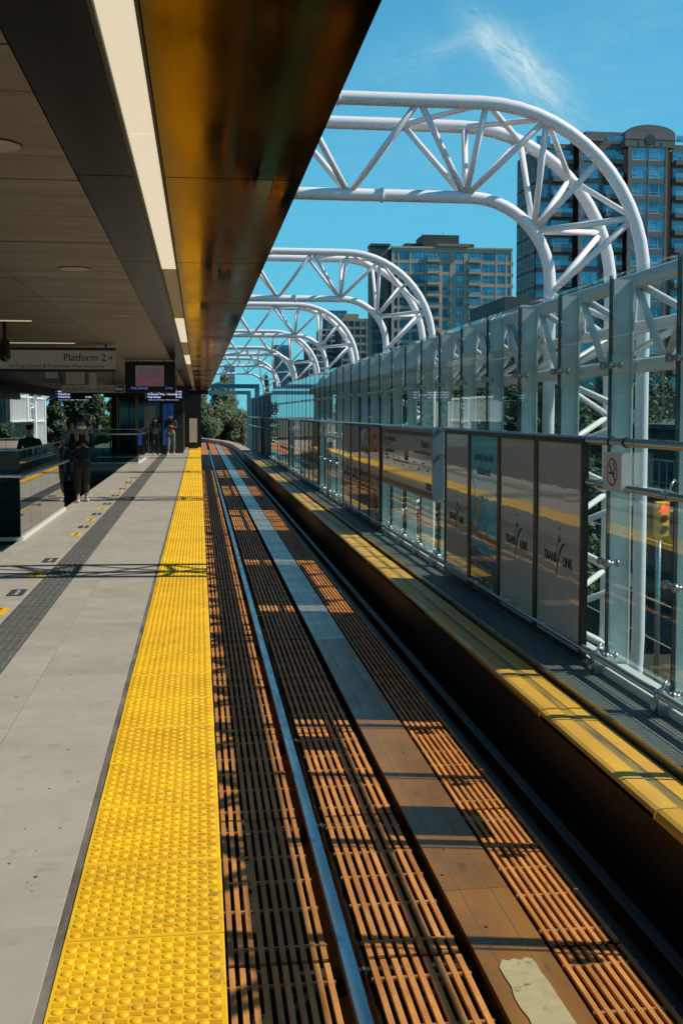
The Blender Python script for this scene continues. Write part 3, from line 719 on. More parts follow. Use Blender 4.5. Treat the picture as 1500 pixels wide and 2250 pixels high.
    if kind == 'pink':
        def disc(u, v, r, m, off): flat([(u + r * math.cos(2 * math.pi * i / 14), v + r * .6 * math.sin(2 * math.pi * i / 14)) for i in range(14)], m, off)
        oy = M('ad_amber', (.5, .22, .02), .5, coat=1.); orr = M('ad_red', (.35, .05, .03), .5, coat=1.); gr = M('ad_grey_leaf', (.3, .27, .24), .5, coat=1.)
        disc(.2, .78, .2, oy, .0004); disc(.5, .6, .24, oy, .0004); disc(.15, .44, .13, oy, .0004); disc(.55, .25, .2, orr, .0004); disc(.85, .45, .12, orr, .0004); disc(.4, .42, .16, gr, .0008); disc(.75, .12, .18, orr, .0004); disc(.2, .15, .14, gr, .0008)
        flat([(.5, .78), (.65, .82), (.7, .74), (.55, .69)], M('ad_ink', (.03, .02, .03), .5, coat=1.), .0012)
        text('MORE', .12, m_ink, ps, (.0105, yc_, za + .9 * (zb - za)), '-X', ext=.0006)
def ad_group(ya_, yb_, kinds, label):
    t = thing('advert_board', label, 'advertising board', (AXP, 0, 0), None, 'framed advertising boards along the glass screen')
    n = len(kinds); w = (yb_ - ya_) / n
    for i, kd in enumerate(kinds):
        u = link('poster_frame', None, t)
        bpy.data.objects.remove(u)
        ad_panel(ya_ + i * w, w - .006, kd, t)
    for yy in (ya_ + .3, yb_ - .3): MB().box(.055, .1, yy, yy + .04, 1.3, 1.34).obj('hanger', m_steel, t)
    return t
YG = [(YX(1278, AXP), YX(975, AXP)), (YX(833, AXP), YX(752, AXP)), (YX(698, AXP), YX(660, AXP)), (YX(633, AXP), YX(610, AXP))]
ad_group(*YG[0], ['grey', 'grey', 'blue', 'grey'], 'nearest row of four framed adverts, a blue boat poster among plain grey ones')
ad_group(*YG[1], ['pink', 'dark', 'grey', 'grey'], 'second row of four tall framed adverts, ending in a pink fruit poster')
ad_group(*YG[2], ['grey', 'grey', 'brown', 'grey'], 'third row of four narrow-looking dark framed adverts, halfway down the glass screen')
ad_group(*YG[3], ['grey', 'grey', 'grey', 'brown'], 'farthest row of four dark framed adverts before the blue corrugated wall')
ad_group(YG[0][0] - 9.3, YG[0][0] - 9.3 + (YG[0][1] - YG[0][0]), ['grey', 'brown', 'grey', 'grey'], 'row of four framed adverts beside the camera, past the right edge')
# line map sign
my0, my1 = YX(957, AXP), YX(847, AXP); mz1 = 1.49; mz0 = onX(957, 1100, AXP)[1]
t = thing('map_sign', 'wide pale route map sign hung between the two nearest advert rows', 'sign', (AXP - .05, 0, 0))
MB().box(0, .14, my0, my1, mz1 - .03, mz1 + .02).box(0, .14, my0, my1, mz0, mz0 + .03).box(0, .14, my0 - .03, my0, mz0, mz1 + .02).box(0, .14, my1, my1 + .03, mz0, mz1 + .02).box(.05, .13, my0, my1, mz0 + .03, mz1 - .03).obj('housing', M('sign_housing', (.22, .27, .32), .4, .5), t)
MB().box(-.002, .0, my0 + .01, my1 - .01, mz1 - .085, mz1 - .03).box(-.002, .0, my0 + .01, my1 - .01, mz0 + .03, mz0 + .085).obj('border', m_dark, t)
fc = MB().box(.004, .045, my0 + .005, my1 - .005, mz0 + .085, mz1 - .085).obj('sign_face', M('sign_face', (.50, .48, .44), .45, coat=1., croug=.06, c2=(.46, .44, .41), scale=2), t)
W_ = my1 - my0
def tx(s, sz, u, v, m=m_ink, **kk): return text(s, sz, m, fc, (.003, my1 - u * W_, mz0 + .085 + v * (mz1 - mz0 - .17)), '-X', ext=.0006, **kk)
tx('Joyce–Collingwood', .125, .03, .89, align='LEFT', bold=.001); tx('Platform 2', .135, .97, .85, align='RIGHT', bold=.002); tx('to King George & Production Way–University', .058, .97, .70, align='RIGHT')
def fl(u0, u1, v0, v1, m): 
    h = mz1 - mz0 - .17; return MB().box(.0015, .003, my1 - u1 * W_, my1 - u0 * W_, mz0 + .085 + v0 * h, mz0 + .085 + v1 * h).obj('map_mark', m, fc)
fl(.07, .26, .62, .63, m_ink); fl(.25, .255, .45, .62, m_ink); fl(.25, .58, .44, .45, m_ink); fl(.58, .97, .44, .45, M('faded_line', (.35, .33, .3), .5))
fl(.5, .57, .60, .69, M('map_red', (.5, .1, .05), .5)); fl(.5, .57, .49, .59, m_ink); fl(.08, .14, .74, .79, M('map_green', (.03, .2, .12), .5)); fl(.06, .13, .51, .55, m_ink); fl(.09, .15, .43, .48, M('map_yellow', (.6, .42, .05), .5)); fl(.05, .22, .30, .31, MC['map_yellow']); fl(.05, .1, .10, .17, MC['map_yellow']); fl(.9, .98, .03, .16, m_stk)
for i in range(14):
    fl(.09 + i * .013, .095 + i * .013, .60, .65, m_ink); fl(.27 + i * .023, .277 + i * .023, .425, .465, m_ink)
for i, s in enumerate(['Main', 'Broadway', 'Nanaimo', '29th Av', 'Patterson', 'Metrotown', 'Royal Oak', 'Edmonds', '22nd St']): tx(s, .032, .30 + i * .078, .50 if i % 2 else .38)
# no smoking sign
sy0, sy1 = YX(1366, 2.88, 1020), YX(1326, 2.88, 1020)
t = thing('no_smoking_sign', 'white no smoking sign with a red ring clamped between the two upper rails', 'sign', (2.875, 0, 0))
zt, zb = 1.425, 1.15
MB().box(0, .012, sy0, sy1, zb, zt).box(.012, .075, sy0, sy0 + .012, zb, zt).obj('plate', M('sign_white', (.68, .64, .64), .5), t)
yc_, zc_ = (sy0 + sy1) / 2, (zb + zt) / 2
ring = MB(); n = 36; ro, ri = .098, .084
b0 = len(ring.v)
for k in range(n):
    a = 2 * math.pi * k / n
    for r_ in (ro, ri): ring.v.append((-.002, yc_ + r_ * math.cos(a), zc_ + r_ * math.sin(a)))
for k in range(n): ring.face([2 * k, 2 * k + 1, (2 * k + 3) % (2 * n), (2 * k + 2) % (2 * n)])
s2 = ro * .68
ring.prism([(yc_ + s2, zc_ + s2 - .01), (yc_ + s2 - .01, zc_ + s2), (yc_ - s2, zc_ - s2 + .01), (yc_ - s2 + .01, zc_ - s2)], -.0035, -.001, 'x')
ring.obj('prohibition_ring', M('sign_red', (.42, .02, .02), .5), t)
MB().box(-.0028, -.0008, yc_ - .045, yc_ + .06, zc_ - .016, zc_).tube([(-.002, yc_ - .05, zc_ + .004), (-.002, yc_ - .055, zc_ + .03), (-.002, yc_ - .03, zc_ + .04), (-.002, yc_ - .035, zc_ + .065), (-.002, yc_ - .01, zc_ + .07)], .004, 5).obj('cigarette', m_ink, t)
for z_ in (1.498, 1.18):
    for y_ in (sy0 + .03, sy1 - .03): MB().lathe([(.037, -.014), (.037, .014)], 14, (.05, y_, z_), axis='y').obj('clamp', m_black, t)
# rusty flat posts leaning between adverts
for i, (px, lb) in enumerate([(722, 'tall thin rusty post standing before the glass between the second and third advert rows'), (645, 'short far rusty post before the glass between the third and last advert rows')]):
    y = YX(px, 2.86); o = MB().box(2.845, 2.865, y, y + .12, -.22, .95).obj('rusty_post', M('rust_plate', (.22, .10, .04), .8, c2=(.1, .05, .02), scale=14)); tag(o, lb, 'post')
    y2 = y + .7; o = MB().box(2.86, 2.885, y2, y2 + .42, 1.16, 1.46).obj('small_sign', M('small_sign_face', (.42, .33, .33), .5)); text('No entry', .09, m_ink, o, (2.858, y2 + .21, 1.36), '-X'); tag(o, ['small pinkish notice on the rails between second and third advert rows', 'tiny notice on the rails between third and last advert rows'][i], 'sign')

# ------------------------------------------------------------------ blue corrugated wall and portals at the far end
m_blue = M('teal_blue_paint', (.055, .20, .26), .45, c2=(.045, .16, .21), scale=3)
cw = MB(); y_ = gend + .05; yend = 63.0
while y_ < yend:
    cw.prism([(y_, GX + .05), (y_ + .05, GX + .05), (y_ + .08, GX - .0), (y_ + .2, GX - .0), (y_ + .23, GX + .05), (y_ + .25, GX + .05), (y_ + .25, GX + .1), (y_, GX + .1)][::-1], -.6, 2.45, 'z'); y_ += .25
# prism in 'z' takes (x, y) so swap
cw.v = [(v[1], v[0], v[2]) for v in cw.v]
wl = thing('corrugated_wall', 'teal blue corrugated steel wall continuing beyond the glass screen', 'wall')
cw.obj('sheet', m_blue, wl); MB().box(GX - .05, GX + .15, gend + .05, yend, 2.455, 2.55).obj('top_rail', m_blue, wl)
for i in range(5): MB().box(GX - .07, GX - .02, gend + 1 + i * 3.4, gend + 1.1 + i * 3.4, -.4, 2.44).obj('post', m_blue, wl)
for z_ in (1.5, 1.05): MB().tube([(GX - .12, gend, z_), (GX - .12, yend, z_)], .03, 8).obj('handrail', m_steel, wl)
MB().box(GX - .1, GX - .05, YX(594 - 16, GX), YX(594 - 16, GX) + .9, -.2, 1.5).obj('door_frame', m_dark, wl)
for i, (px, py, lb) in enumerate([(565, 848, 'nearer teal blue steel portal frame spanning the far track'), (547, 862, 'farther teal blue steel portal frame behind the first one')]):
    Yp = onX(px, 900, 3.25)[0]; zt = onX(px, py, 3.25)[1]
    t = thing('portal_frame', lb, 'portal frame', (0, Yp, 0), None, 'blue portal frames')
    MB().box(3.12, 3.38, -.13, .13, -1.5, zt + .1).obj('post', m_blue, t); MB().box(-3.2, 3.118, -.13, .13, zt - .14, zt + .1).obj('beam', m_blue, t); MB().box(-3.46, -3.202, -.13, .13, -1.5, zt + .1).obj('post', m_blue, t)
# far guideway: curving parapet and deck
m_para = M('pale_concrete', (.42, .33, .25), .8, c2=(.33, .25, .19), scale=3)
pts = [(2.35, 56), (2.4, 66), (2.25, 76), (1.7, 84), (.6, 91), (-1.2, 97), (-4, 102), (-9, 107)]
pr = MB()
for i in range(len(pts) - 1):
    (x0, y0), (x1, y1) = pts[i], pts[i + 1]; b0 = len(pr.v)
    for (x, y) in ((x0, y0), (x1, y1)):
        nx = .55
        pr.v += [(x, y, -1.6), (x, y, -.42), (x + nx, y + .25, -.42), (x + nx, y + .25, -1.6)]
    for k in range(4): pr.face([b0 + k, b0 + (k + 1) % 4, b0 + 4 + (k + 1) % 4, b0 + 4 + k])
po = pr.obj('parapet', m_para); tag(po, 'pale concrete parapet curving left beyond the end of the track', 'parapet')
dk = MB(); dk.box(-12, 2.3, 57.1, 110, -2.0, -1.55); tag(dk.obj('far_guideway', m_pit), kind='structure')
tag(MB().box(-7, -.2, 57.1, 90, -1.5, -.5).obj('far_walkway', m_para), kind='structure')

# ------------------------------------------------------------------ hanging signs and screens
m_signw = M('sign_panel', (.27, .255, .21), .5, emis=(1, .92, .72), es=.035)
Ys = onZ(230, 757, CZL)[1]
def hang(t, xs, z, ylocal=0):
    for x in xs: MB().tube([(x, ylocal, z), (x, ylocal, CZL)], .012, 6).obj('hanger', m_black, t)
x1, zt = onY(253, 768, Ys); _, zb = onY(253, 815, Ys); x0 = -4.9
t = thing('platform_sign', 'large pale hanging sign reading Platform 2 with an arrow', 'sign', (0, Ys, 0))
MB().box(x0, x1, -.06, .06, zb + .022, zt - .022).obj('panel', m_signw, t)
MB().box(x0 - .01, x1 + .01, -.075, .075, zt - .0215, zt + .02).box(x0 - .01, x1 + .01, -.075, .075, zb - .02, zb + .0215).obj('edge_trim', m_dark, t)
text('Platform 2', .165, m_ink, t, (x1 - .14, -.064, zt - .145), '-Y', align='RIGHT', bold=.001)
text('to King George & Production Way–University', .082, m_ink, t, (x1 - .14 - .03, -.064, zb + .075), '-Y', align='RIGHT')
MB().box(x1 - .115, x1 - .04, -.064, -.061, zt - .148, zt - .136).obj('arrow', m_ink, t)
MB().prism([(x1 - .03, zt - .142), (x1 - .065, zt - .107), (x1 - .078, zt - .117), (x1 - .05, zt - .142), (x1 - .078, zt - .167), (x1 - .065, zt - .177)], -.065, -.0625, 'y').obj('arrow', m_ink, t)
hang(t, (x1 - .15, -3.6), zt + .02)
# security camera
x, y = -2.42, 14.3; zc = EYE + .78
t = thing('security_camera', 'small dark dome camera hanging from the ceiling before the platform sign', 'camera', (x, y, 0))
MB().tube([(0, 0, CZL), (0, 0, zc + .16)], .022, 10).obj('stem', m_black, t); MB().lathe([(.035, .16), (.06, .13), (.065, .0), (.075, -.04), (.07, -.09), (.04, -.125), (.01, -.13)], 14, (0, 0, zc)).obj('housing', m_dark, t)
MB().lathe([(.03, 0), (.03, -.02), (.02, -.03)], 12, (0, -.06, zc - .06), axis='y').obj('lens', M('lens', (.02, .02, .03), .1), t)
MB().box(-2.78, -2.58, 14.05, 14.12, 2.52, CZL - .004).obj('notice_box', M('notice', (.16, .15, .12), .5)); tag(bpy.data.objects['notice_box'], 'small framed notice box hung under the ceiling at the left edge of the picture', 'notice box')
# big screen
Yt = 24.0; xa, zt = onY(275, 794, Yt); xb, zb = onY(386, 862, Yt)
t = thing('display_screen', 'black hanging television screen showing a pink message', 'screen', (0, Yt, 0))
MB().box(xa, xb, -.02, .12, zb, zt).obj('casing', m_black, t)
sa, sz = onY(298, 803, Yt); sb, sz0 = onY(361, 849, Yt)
m_pk = bpy.data.materials.new('pink_screen'); m_pk.use_nodes = True; tt = m_pk.node_tree; bb = tt.nodes['Principled BSDF']; tcx = N(tt, 'ShaderNodeTexCoord'); spx = N(tt, 'ShaderNodeSeparateXYZ'); tt.links.new(tcx.outputs['Generated'], spx.inputs[0]); rp = N(tt, 'ShaderNodeValToRGB'); rp.color_ramp.elements[0].color = (.09, .03, .045, 1); rp.color_ramp.elements[1].color = (.055, .055, .04, 1); tt.links.new(spx.outputs[2], rp.inputs[0]); tt.links.new(rp.outputs[0], bb.inputs['Emission Color']); bb.inputs['Emission Strength'].default_value = 1.; bb.inputs['Base Color'].default_value = (.02, .02, .02, 1)
MB().box(sa, sb, -.026, -.021, sz0, sz).obj('picture', m_pk, t)
ms = M('screen_text', (.02, .01, .06), .5, emis=(.03, .015, .10), es=1.)
m_bl = M('screen_blue', (.02, .03, .1), .5, emis=(.12, .2, .6), es=.9); m_ledw = M('led_white', (.2, .2, .25), .5, emis=(.55, .6, .95), es=1.)
text("We're sorry! Need\nassistance? platform\nattendant nearby.", .062, ms, t, ((sa + sb) / 2, -.028, sz - .17), '-Y', align='CENTER')
text('King George', .07, m_bl, t, (xa + .12, -.028, zb + .09), '-Y', align='LEFT'); text('2 min', .07, m_bl, t, (xb - .06, -.028, zb + .09), '-Y', align='RIGHT')
hang(t, (xa + .25, xb - .25), zt)
br_ = MB()
for i in range(14): br_.box(xa + .1 + i * .07, xa + .115 + i * .07, .03, .07, zt, zt + .06)
br_.obj('vent_grille', m_dark, t)
# exit sign
Ye = 30.0; xa, zt = onY(136, 846, Ye); xb, zb = onY(275, 863, Ye)
t = thing('exit_sign', 'long hanging sign reading Joyce St east side Exit behind the platform sign', 'sign', (0, Ye, 0))
MB().box(xa, xb, -.05, .05, zb, zt).obj('panel', M('sign_panel_dim', (.16, .15, .12), .5, emis=(1, .92, .72), es=.03), t)
text('Joyce St. (east side)', .16, m_ink, t, (xb - .3, -.053, (zt + zb) / 2), '-Y', align='RIGHT'); MB().box(xb - .27, xb - .02, -.054, -.051, zb + .02, zt - .02).obj('exit_box', m_black, t); text('Exit', .13, M('dim_white', (.5, .5, .45), .5, emis=(1, .95, .8), es=.12), t, (xb - .145, -.057, (zt + zb) / 2), '-Y')
hang(t, (xa + .3, xb - .3), zt)
# small boxes hanging between
for i, (px, py, w, h, Yq, lb) in enumerate([(165, 829, .42, .3, 26, 'small pale hanging notice under the platform sign, left of the grey one'), (204, 836, .16, .42, 27, 'narrow grey hanging box under the platform sign'), (113, 824, .25, .14, 25, 'small flat fitting hanging under the left part of the platform sign')]):
    x, z_ = onY(px, py, Yq); o = MB().box(x - w / 2, x + w / 2, Yq, Yq + .1, z_ - h / 2, z_ + h / 2).tube([(x, Yq + .05, z_ + h / 2), (x, Yq + .05, CZL)], .01, 6).obj('hanging_notice', M('notice_pale', (.2, .19, .15), .5, emis=(1, .9, .7), es=.03)); tag(o, lb, 'notice')
def led(px0, px1, py0, py1, Yq, rows, foot, label):
    xa, zt = onY(px0, py0, Yq); xb, zb = onY(px1, py1, Yq)
    t = thing('departure_board', label, 'departure board', (0, Yq, 0), None, 'departure boards'); MB().box(xa, xb, -.02, .1, zb, zt).obj('casing', m_black, t)
    h = (zt - zb) / 4.
    for i, (a, c) in enumerate(rows):
        z_ = zt - h * (i + .55); text(a, h * .98, m_ledw, t, (xa + .1, -.024, z_), '-Y', align='LEFT', sx=.95, bold=.002); MB().lathe([(.014, 0), (.014, .002)], 8, (xa + .05, -.025, z_), axis='y').obj('dot', m_bl, t)
        if c: text(c, h * .98, m_ledw, t, (xb - .04, -.024, z_), '-Y', align='RIGHT', bold=.002)
    text(foot, h * .5, m_ledw, t, ((xa + xb) / 2, -.024, zb + h * .4), '-Y', sx=1.1)
    hang(t, (xa + .2, xb - .2), zt, .05)
led(120, 205, 857, 881, 33., [('Waterfront', ''), ('Waterfront', ''), ('Waterfront', '6 min')], 'Please use station changes - Masks are mandatory', 'left departure board with blue white lettering listing Waterfront')
led(317, 403, 857, 881, 33., [('King George', '2 min'), ('Production Way - University', '5 min'), ('King George', '8 min')], 'Please use station changes - Masks are mandatory', 'right departure board with blue white lettering listing King George, under the television')

# ------------------------------------------------------------------ left glass guards
def guard(name, label, pts, h=1.20, rail_z=None, curb=True, step=1.05, rail=.87, rside=1):
    t = thing(name, label, 'glass guard')
    for i in range(len(pts) - 1):
        a = Vector(pts[i]); b_ = Vector(pts[i + 1]); L = (b_ - a).length; n = max(1, round(L / step)); d = (b_ - a) / n; ang = math.atan2(d.y, d.x); l = d.length
        pm = MB().box(.004, l - .004, -.006, .006, .05, h).mesh('glass_panel', m_glass2)
        for k in range(n): q = a + d * k; link('glass_panel', pm, t, (q.x, q.y, 0), (0, 0, ang))
        if curb: link('curb', MB().box(-.01, L + .01, -.035, .035, .0, .048).mesh('curb', M('pale_curb', (.6, .58, .55), .5)), t, (a.x, a.y, 0), (0, 0, ang))
        link('cap_rail', MB().box(0, L, -.012, .012, h, h + .02).mesh('cap_rail', m_steel), t, (a.x, a.y, 0), (0, 0, ang))
        if rail: link('handrail', MB().tube([(-.05, rside * .08, rail), (L + .3, rside * .08, rail)], .024, 10).mesh('handrail', m_steel), t, (a.x, a.y, 0), (0, 0, ang))
        for k in range(n + 1): q = a + d * k; link('bracket', MB().tube([(0, 0, rail - .05), (0, rside * .08, rail - .02)], .01, 6).mesh('bracket', m_black), t, (q.x, q.y, 0), (0, 0, ang))
    return t
xg, yg = onZ(45, 1188, .0); xg2, yg2 = onZ(163, 1110, .0)
guard('glass_guard', 'nearest green glass balustrade round the stair opening, mirroring the yellow platform edge', [(-2.37, yg2 - .95), (-2.37, yg), (-5.4, yg)], h=1.2, rside=1)
MB().box(-5.4, -2.395, yg + .02, yg + .06, -.6, .02).obj('well_edge', m_pit, stt)
guard('glass_guard', 'far low glass balustrade before the lift house, beyond the walking woman', [(-1.98, 43.0), (-2.05, 37.5), (-4.6, 37.5)], h=1.15, rail=1.0)

# ------------------------------------------------------------------ lift house at the far end
lh = thing('lift_house', 'dark lift and stair house filling the far end of the platform under the canopy', 'lift house', (0, 46.5, 0))
x_l, x_r = onY(243, 900, 46.5)[0], onY(402, 900, 46.5)[0]
MB().box(x_l, x_r, .5, 6.5, 0, CZL - .05).obj('core', M('dark_cladding', (.012, .013, .013), .5), lh)
m_gd = M('dark_glass', (.02, .04, .04), .08)
for i, (pa, pb) in enumerate([(262, 282), (284, 298), (303, 322), (326, 350)]):
    xa, xb = onY(pa, 900, 46.5)[0], onY(pb, 900, 46.5)[0]; MB().box(xa, xb, .44, .49, .1, 2.2).obj('glass_door', m_gd, lh); MB().box(xa - .02, xa, .42, .5, 0, 2.25).obj('door_frame', m_steel if i != 1 else m_dark, lh)
for px in (241, 257, 299): x = onY(px, 900, 46.5)[0]; MB().box(x - .03, x + .03, .3, .36, 0, 2.4).obj('yellow_post', M('post_yellow', (.45, .25, .02), .5), lh)
xa, xb = onY(357, 900, 46.5)[0], onY(381, 900, 46.5)[0]
bw_ = MB().box(xa, xb, .43, .49, .35, 2.1).obj('blue_window', M('blue_lit', (.01, .05, .2), .3, emis=(.02, .12, .5), es=.15), lh)
MB().box(xa, xb, .41, .428, 1.35, 1.39).box((xa + xb) / 2 - .015, (xa + xb) / 2 + .015, .41, .428, 1.39, 2.1).obj('mullion', m_dark, bw_)
xa, xb = onY(316, 906, 46.5)[0], onY(341, 925, 46.5)[0]; MB().box(xa, xb, .40, .435, 1.0, 2.0).obj('pale_frame', M('pale_board', (.3, .32, .3), .5), lh)
MB().box(x_l - .3, x_r + .2, .2, .5, 2.36, CZL - .05).obj('header', m_dark, lh)
col = MB().box(onY(405, 900, 55)[0], onY(442, 900, 55)[0], 55, 55.4, 0, CZL).obj('end_column', m_black); tag(col, 'black end column at the far end of the platform beside the track', 'column')
t = MB().box(onY(416, 900, 53)[0], onY(433, 900, 53)[0], 53, 53.1, .3, 1.45).obj('poster_case', M('case_lit', (.3, .25, .2), .4, emis=(1, .8, .6), es=.12)); tag(t, 'small bright poster case standing at the platform\'s far end', 'poster case')
MB().box(onY(415, 900, 53)[0] - .02, onY(434, 900, 53)[0] + .02, 53.1, 53.2, 0, 1.5).obj('case_frame', m_dark, t)
x = onY(400, 868, 50)[0]; t = MB().box(x - .17, x + .3, 50, 50.08, 2.4, 2.8).obj('number_sign', m_black); text('2', .34, M('dim_white2', (.4, .4, .36), .5, emis=(1, .95, .8), es=.06), t, (x + .12, 49.99, 2.58), '-Y'); tag(t, 'dark sign with the figure 2 hung near the far end of the canopy', 'sign')
o = MB().box(-.9, -.6, 36.9, 36.96, 2.3, 2.62).obj('number_sign', m_black); text('2', .26, MC['dim_white2'], o, (-.75, 36.89, 2.46), '-Y'); tag(o, 'dark hanging sign with the figure 2 beside the right departure board', 'sign')

# ------------------------------------------------------------------ left side: white louvred fence beyond the other track
m_fw = M('fence_white', (.72, .75, .75), .45); m_fp = M('fence_panel', (.40, .52, .55), .5, c2=(.34, .46, .5), scale=2)
FX = -9.05
fe = thing('white_fence', 'white slatted fence panels beyond the far left track, bright in the sun', 'fence')
fy0, fy1 = onX(-15, 900, FX)[0] - 24, onX(95, 900, FX)[0]
MB().box(FX - .1, FX - .07, fy0, fy1, -.5, 2.45).obj('backing', m_fp, fe)
slat = MB().box(FX - .06, FX + .06, 0, .06, -.5, 2.5).mesh('slat', m_fw)
y_ = fy0
while y_ < fy1: link('slat', slat, fe, (0, y_, 0)); y_ += .55
for z_ in (1.2, 2.5, 3.0): MB().box(FX - .08, FX + .08, fy0, fy1, z_, z_ + .12).obj('rail', m_fw, fe)
y_ = fy0
while y_ <= fy1 + .1: MB().box(FX - .1, FX + .14, y_, y_ + .28, -1, 3.12).obj('post', m_fw, fe); y_ += (fy1 - fy0) / 6
tag(MB().box(-8.9, -8.25, -5, 90, -1.5, -.7).obj('left_track_bed', m_pit), kind='structure')
gsl = thing('left_glass_screen', 'pale glass screen and railing on the far left side of the station', 'glass wall')
for i in range(9): MB().box(-8.16, -8.14, 20 + i * 4, 23.9 + i * 4, .0, 1.25).obj('glass_pane', m_glass2, gsl)
MB().box(-8.2, -8.1, 20, 56, 1.25, 1.3).obj('rail', m_steel, gsl)

# ------------------------------------------------------------------ buildings
m_pane = M('window_pane', (.03, .13, .22), .06, c2=(.10, .36, .50), scale=.35, rnd=.5, spec=1.0, metal=.35)
m_panel2 = M('window_pane_light', (.14, .42, .52), .08, c2=(.06, .22, .32), scale=.5, rnd=.35, spec=1., metal=.35)
m_mull = M('window_frame', (.50, .55, .55), .5); m_mulld = M('window_frame_dark', (.06, .08, .085), .5)
def win_meshes(w, h, light, frame, split=2, key={}):
    kk = (round(w, 2), round(h, 2), light, frame.name, split)
    if kk in key: return key[kk]
    f = MB(); t = .09
    f.box(0, w, -.02, .1, 0, t).box(0, w, -.02, .1, h - t, h).box(0, t, -.02, .1, t, h - t).box(w - t, w, -.02, .1, t, h - t)
    for i in range(1, split): x = w * (i / split if split != 2 else .62); f.box(x - .035, x + .035, -.01, .1, t, h - t)
    f.box(t, w - t, .0, .1, h * .28, h * .28 + .05)
    pn = MB().box(t, w - t, .05, .07, t, h - t)
    key[kk] = (f.mesh('window', frame), pn.mesh('pane', m_panel2 if light else m_pane)); return key[kk]
def facade(b, X0, Yf, zs, fh, cols, wall, frame, light=.3, band=.85, slabc=None, depth=.35):
    """cols: (u0, u1, kind) in metres from X0; wall made of spandrel bands and proud piers with real recesses"""
    wm = MB(); W_ = max(c[1] for c in cols) + .4
    n = len(zs)
    bal = MB()
    for z_ in zs:
        wm.box(X0, X0 + W_, Yf, Yf + depth, z_ - band * .5, z_ + band * .5)
    prev = 0
    for (u0, u1, kd) in cols + [(W_, W_, 'end')]:
        if u0 - prev > .05: wm.box(X0 + prev, X0 + u0, Yf - .04, Yf + depth + .01, zs[0] - band, zs[-1] + band * .5 + .02)
        prev = u1
    wm.obj('wall', wall, b)
    for (u0, u1, kd) in cols:
        for i in range(n - 1):
            za = zs[i] + band * .5; h = fh - band
            w = u1 - u0
            if kd == 'balc':
                MB().box(X0 + u0 + .02, X0 + u1 - .02, Yf - 1.3, Yf - .05, zs[i] - .12, zs[i] + .55).obj('balcony', wall, b)
                rl = MB().box(X0 + u0 + .05, X0 + u1 - .05, Yf - 1.27, Yf - 1.22, zs[i] + 1.25, zs[i] + 1.32)
                for q in range(4): x = X0 + u0 + .06 + q * (w - .15) / 3; rl.box(x, x + .05, Yf - 1.27, Yf - 1.22, zs[i] + .56, zs[i] + 1.24)
                rl.obj('balcony_rail', frame, b)
                MB().box(X0 + u0 + .08, X0 + u1 - .08, Yf - 1.25, Yf - 1.235, zs[i] + .6, zs[i] + 1.2).obj('balcony_glass', m_panel2, b)
                yq = Yf + .2
            else: yq = Yf + .12
            fm, pm = win_meshes(w, h, random.random() < light, frame, 3 if w > 3 else 2)
            wo = link('window', fm, b, (X0 + u0, yq, za)); link('pane', pm, wo)
def px2m(u, zx, off, Y, py=700): return onY(off + u / zx, py, Y)[0]
# B: beige block
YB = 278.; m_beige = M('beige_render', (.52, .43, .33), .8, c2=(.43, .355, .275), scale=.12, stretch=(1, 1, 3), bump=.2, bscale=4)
bB = thing('apartment_block', 'beige mid-rise apartment block with a dark box on its roof, behind the second arch', 'building')
XB = lambda u: px2m(u, 3., 700, YB, 600)
X0 = XB(480); zt = onY(950, 545, YB)[1]; fh = 25.0 / FPX * YB * 1.0 / math.cos(PSI)
zs = [zt - .6 - fh * k for k in range(18)][::-1]
cB = [(497, 519, 'w'), (530, 596, 'w'), (609, 697, 'w'), (708, 792, 'balc'), (814, 862, 'w'), (903, 953, 'w'), (980, 1064, 'balc'), (1074, 1162, 'w'), (1175, 1228, 'w'), (1240, 1262, 'w')]
facade(bB, X0, YB, zs, fh, [(XB(a) - X0, XB(c) - X0, k) for a, c, k in cB], m_beige, m_mulld, .35)
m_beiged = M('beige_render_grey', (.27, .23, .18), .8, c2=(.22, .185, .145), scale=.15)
MB().box(X0, XB(1275), YB + .36, YB + 16, -8, zt).obj('core', M('interior_dark', (.03, .035, .035), .7), bB)
# receding left wing
for (ua, ub, yy) in ((360, 480, 4.0),):
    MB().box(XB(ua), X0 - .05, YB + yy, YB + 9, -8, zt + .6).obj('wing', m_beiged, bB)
    for k in range(16):
        for (a, c) in ((395, 440), (375, 388)):
            fm, pm = win_meshes(XB(c) - XB(a), fh - .9, False, m_mulld, 2); wo = link('window', fm, bB, (XB(a), YB + yy - .06, zs[k] + .45)); link('pane', pm, wo)
MB().box(XB(352), XB(484), YB + 2.6, YB + 8, zt + .65, zt + 1.3).obj('cornice', m_mulld, bB)
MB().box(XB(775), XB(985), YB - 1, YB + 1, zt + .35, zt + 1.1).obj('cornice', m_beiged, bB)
MB().box(X0 - .2, XB(1277), YB - .3, YB + .3, zt - .15, zt + .3).obj('cornice', m_beige, bB)
m_dkg = M('dark_grey_cladding', (.075, .078, .075), .7, c2=(.06, .062, .06), scale=.2)
MB().box(XB(715), XB(958), YB + 6, YB + 15, zt, onY(938, 507, YB)[1]).obj('penthouse', m_dkg, bB)
MB().box(XB(602), XB(713), YB + 7, YB + 15, zt, onY(900, 525, YB)[1]).obj('penthouse', m_dkg, bB)
MB().box(XB(960), XB(1065), YB + 7, YB + 15, zt, onY(1040, 527, YB)[1]).obj('penthouse', m_dkg, bB)
MB().tube([(XB(864), YB + 8, zt + 4), (XB(864), YB + 8, onY(988, 487, YB)[1])], .08, 5).obj('mast', m_mull, bB)
MB().box(XB(1275) + .02, XB(1310), YB + 5, YB + 20, -8, zt - .5).obj('wing', m_beige, bB)
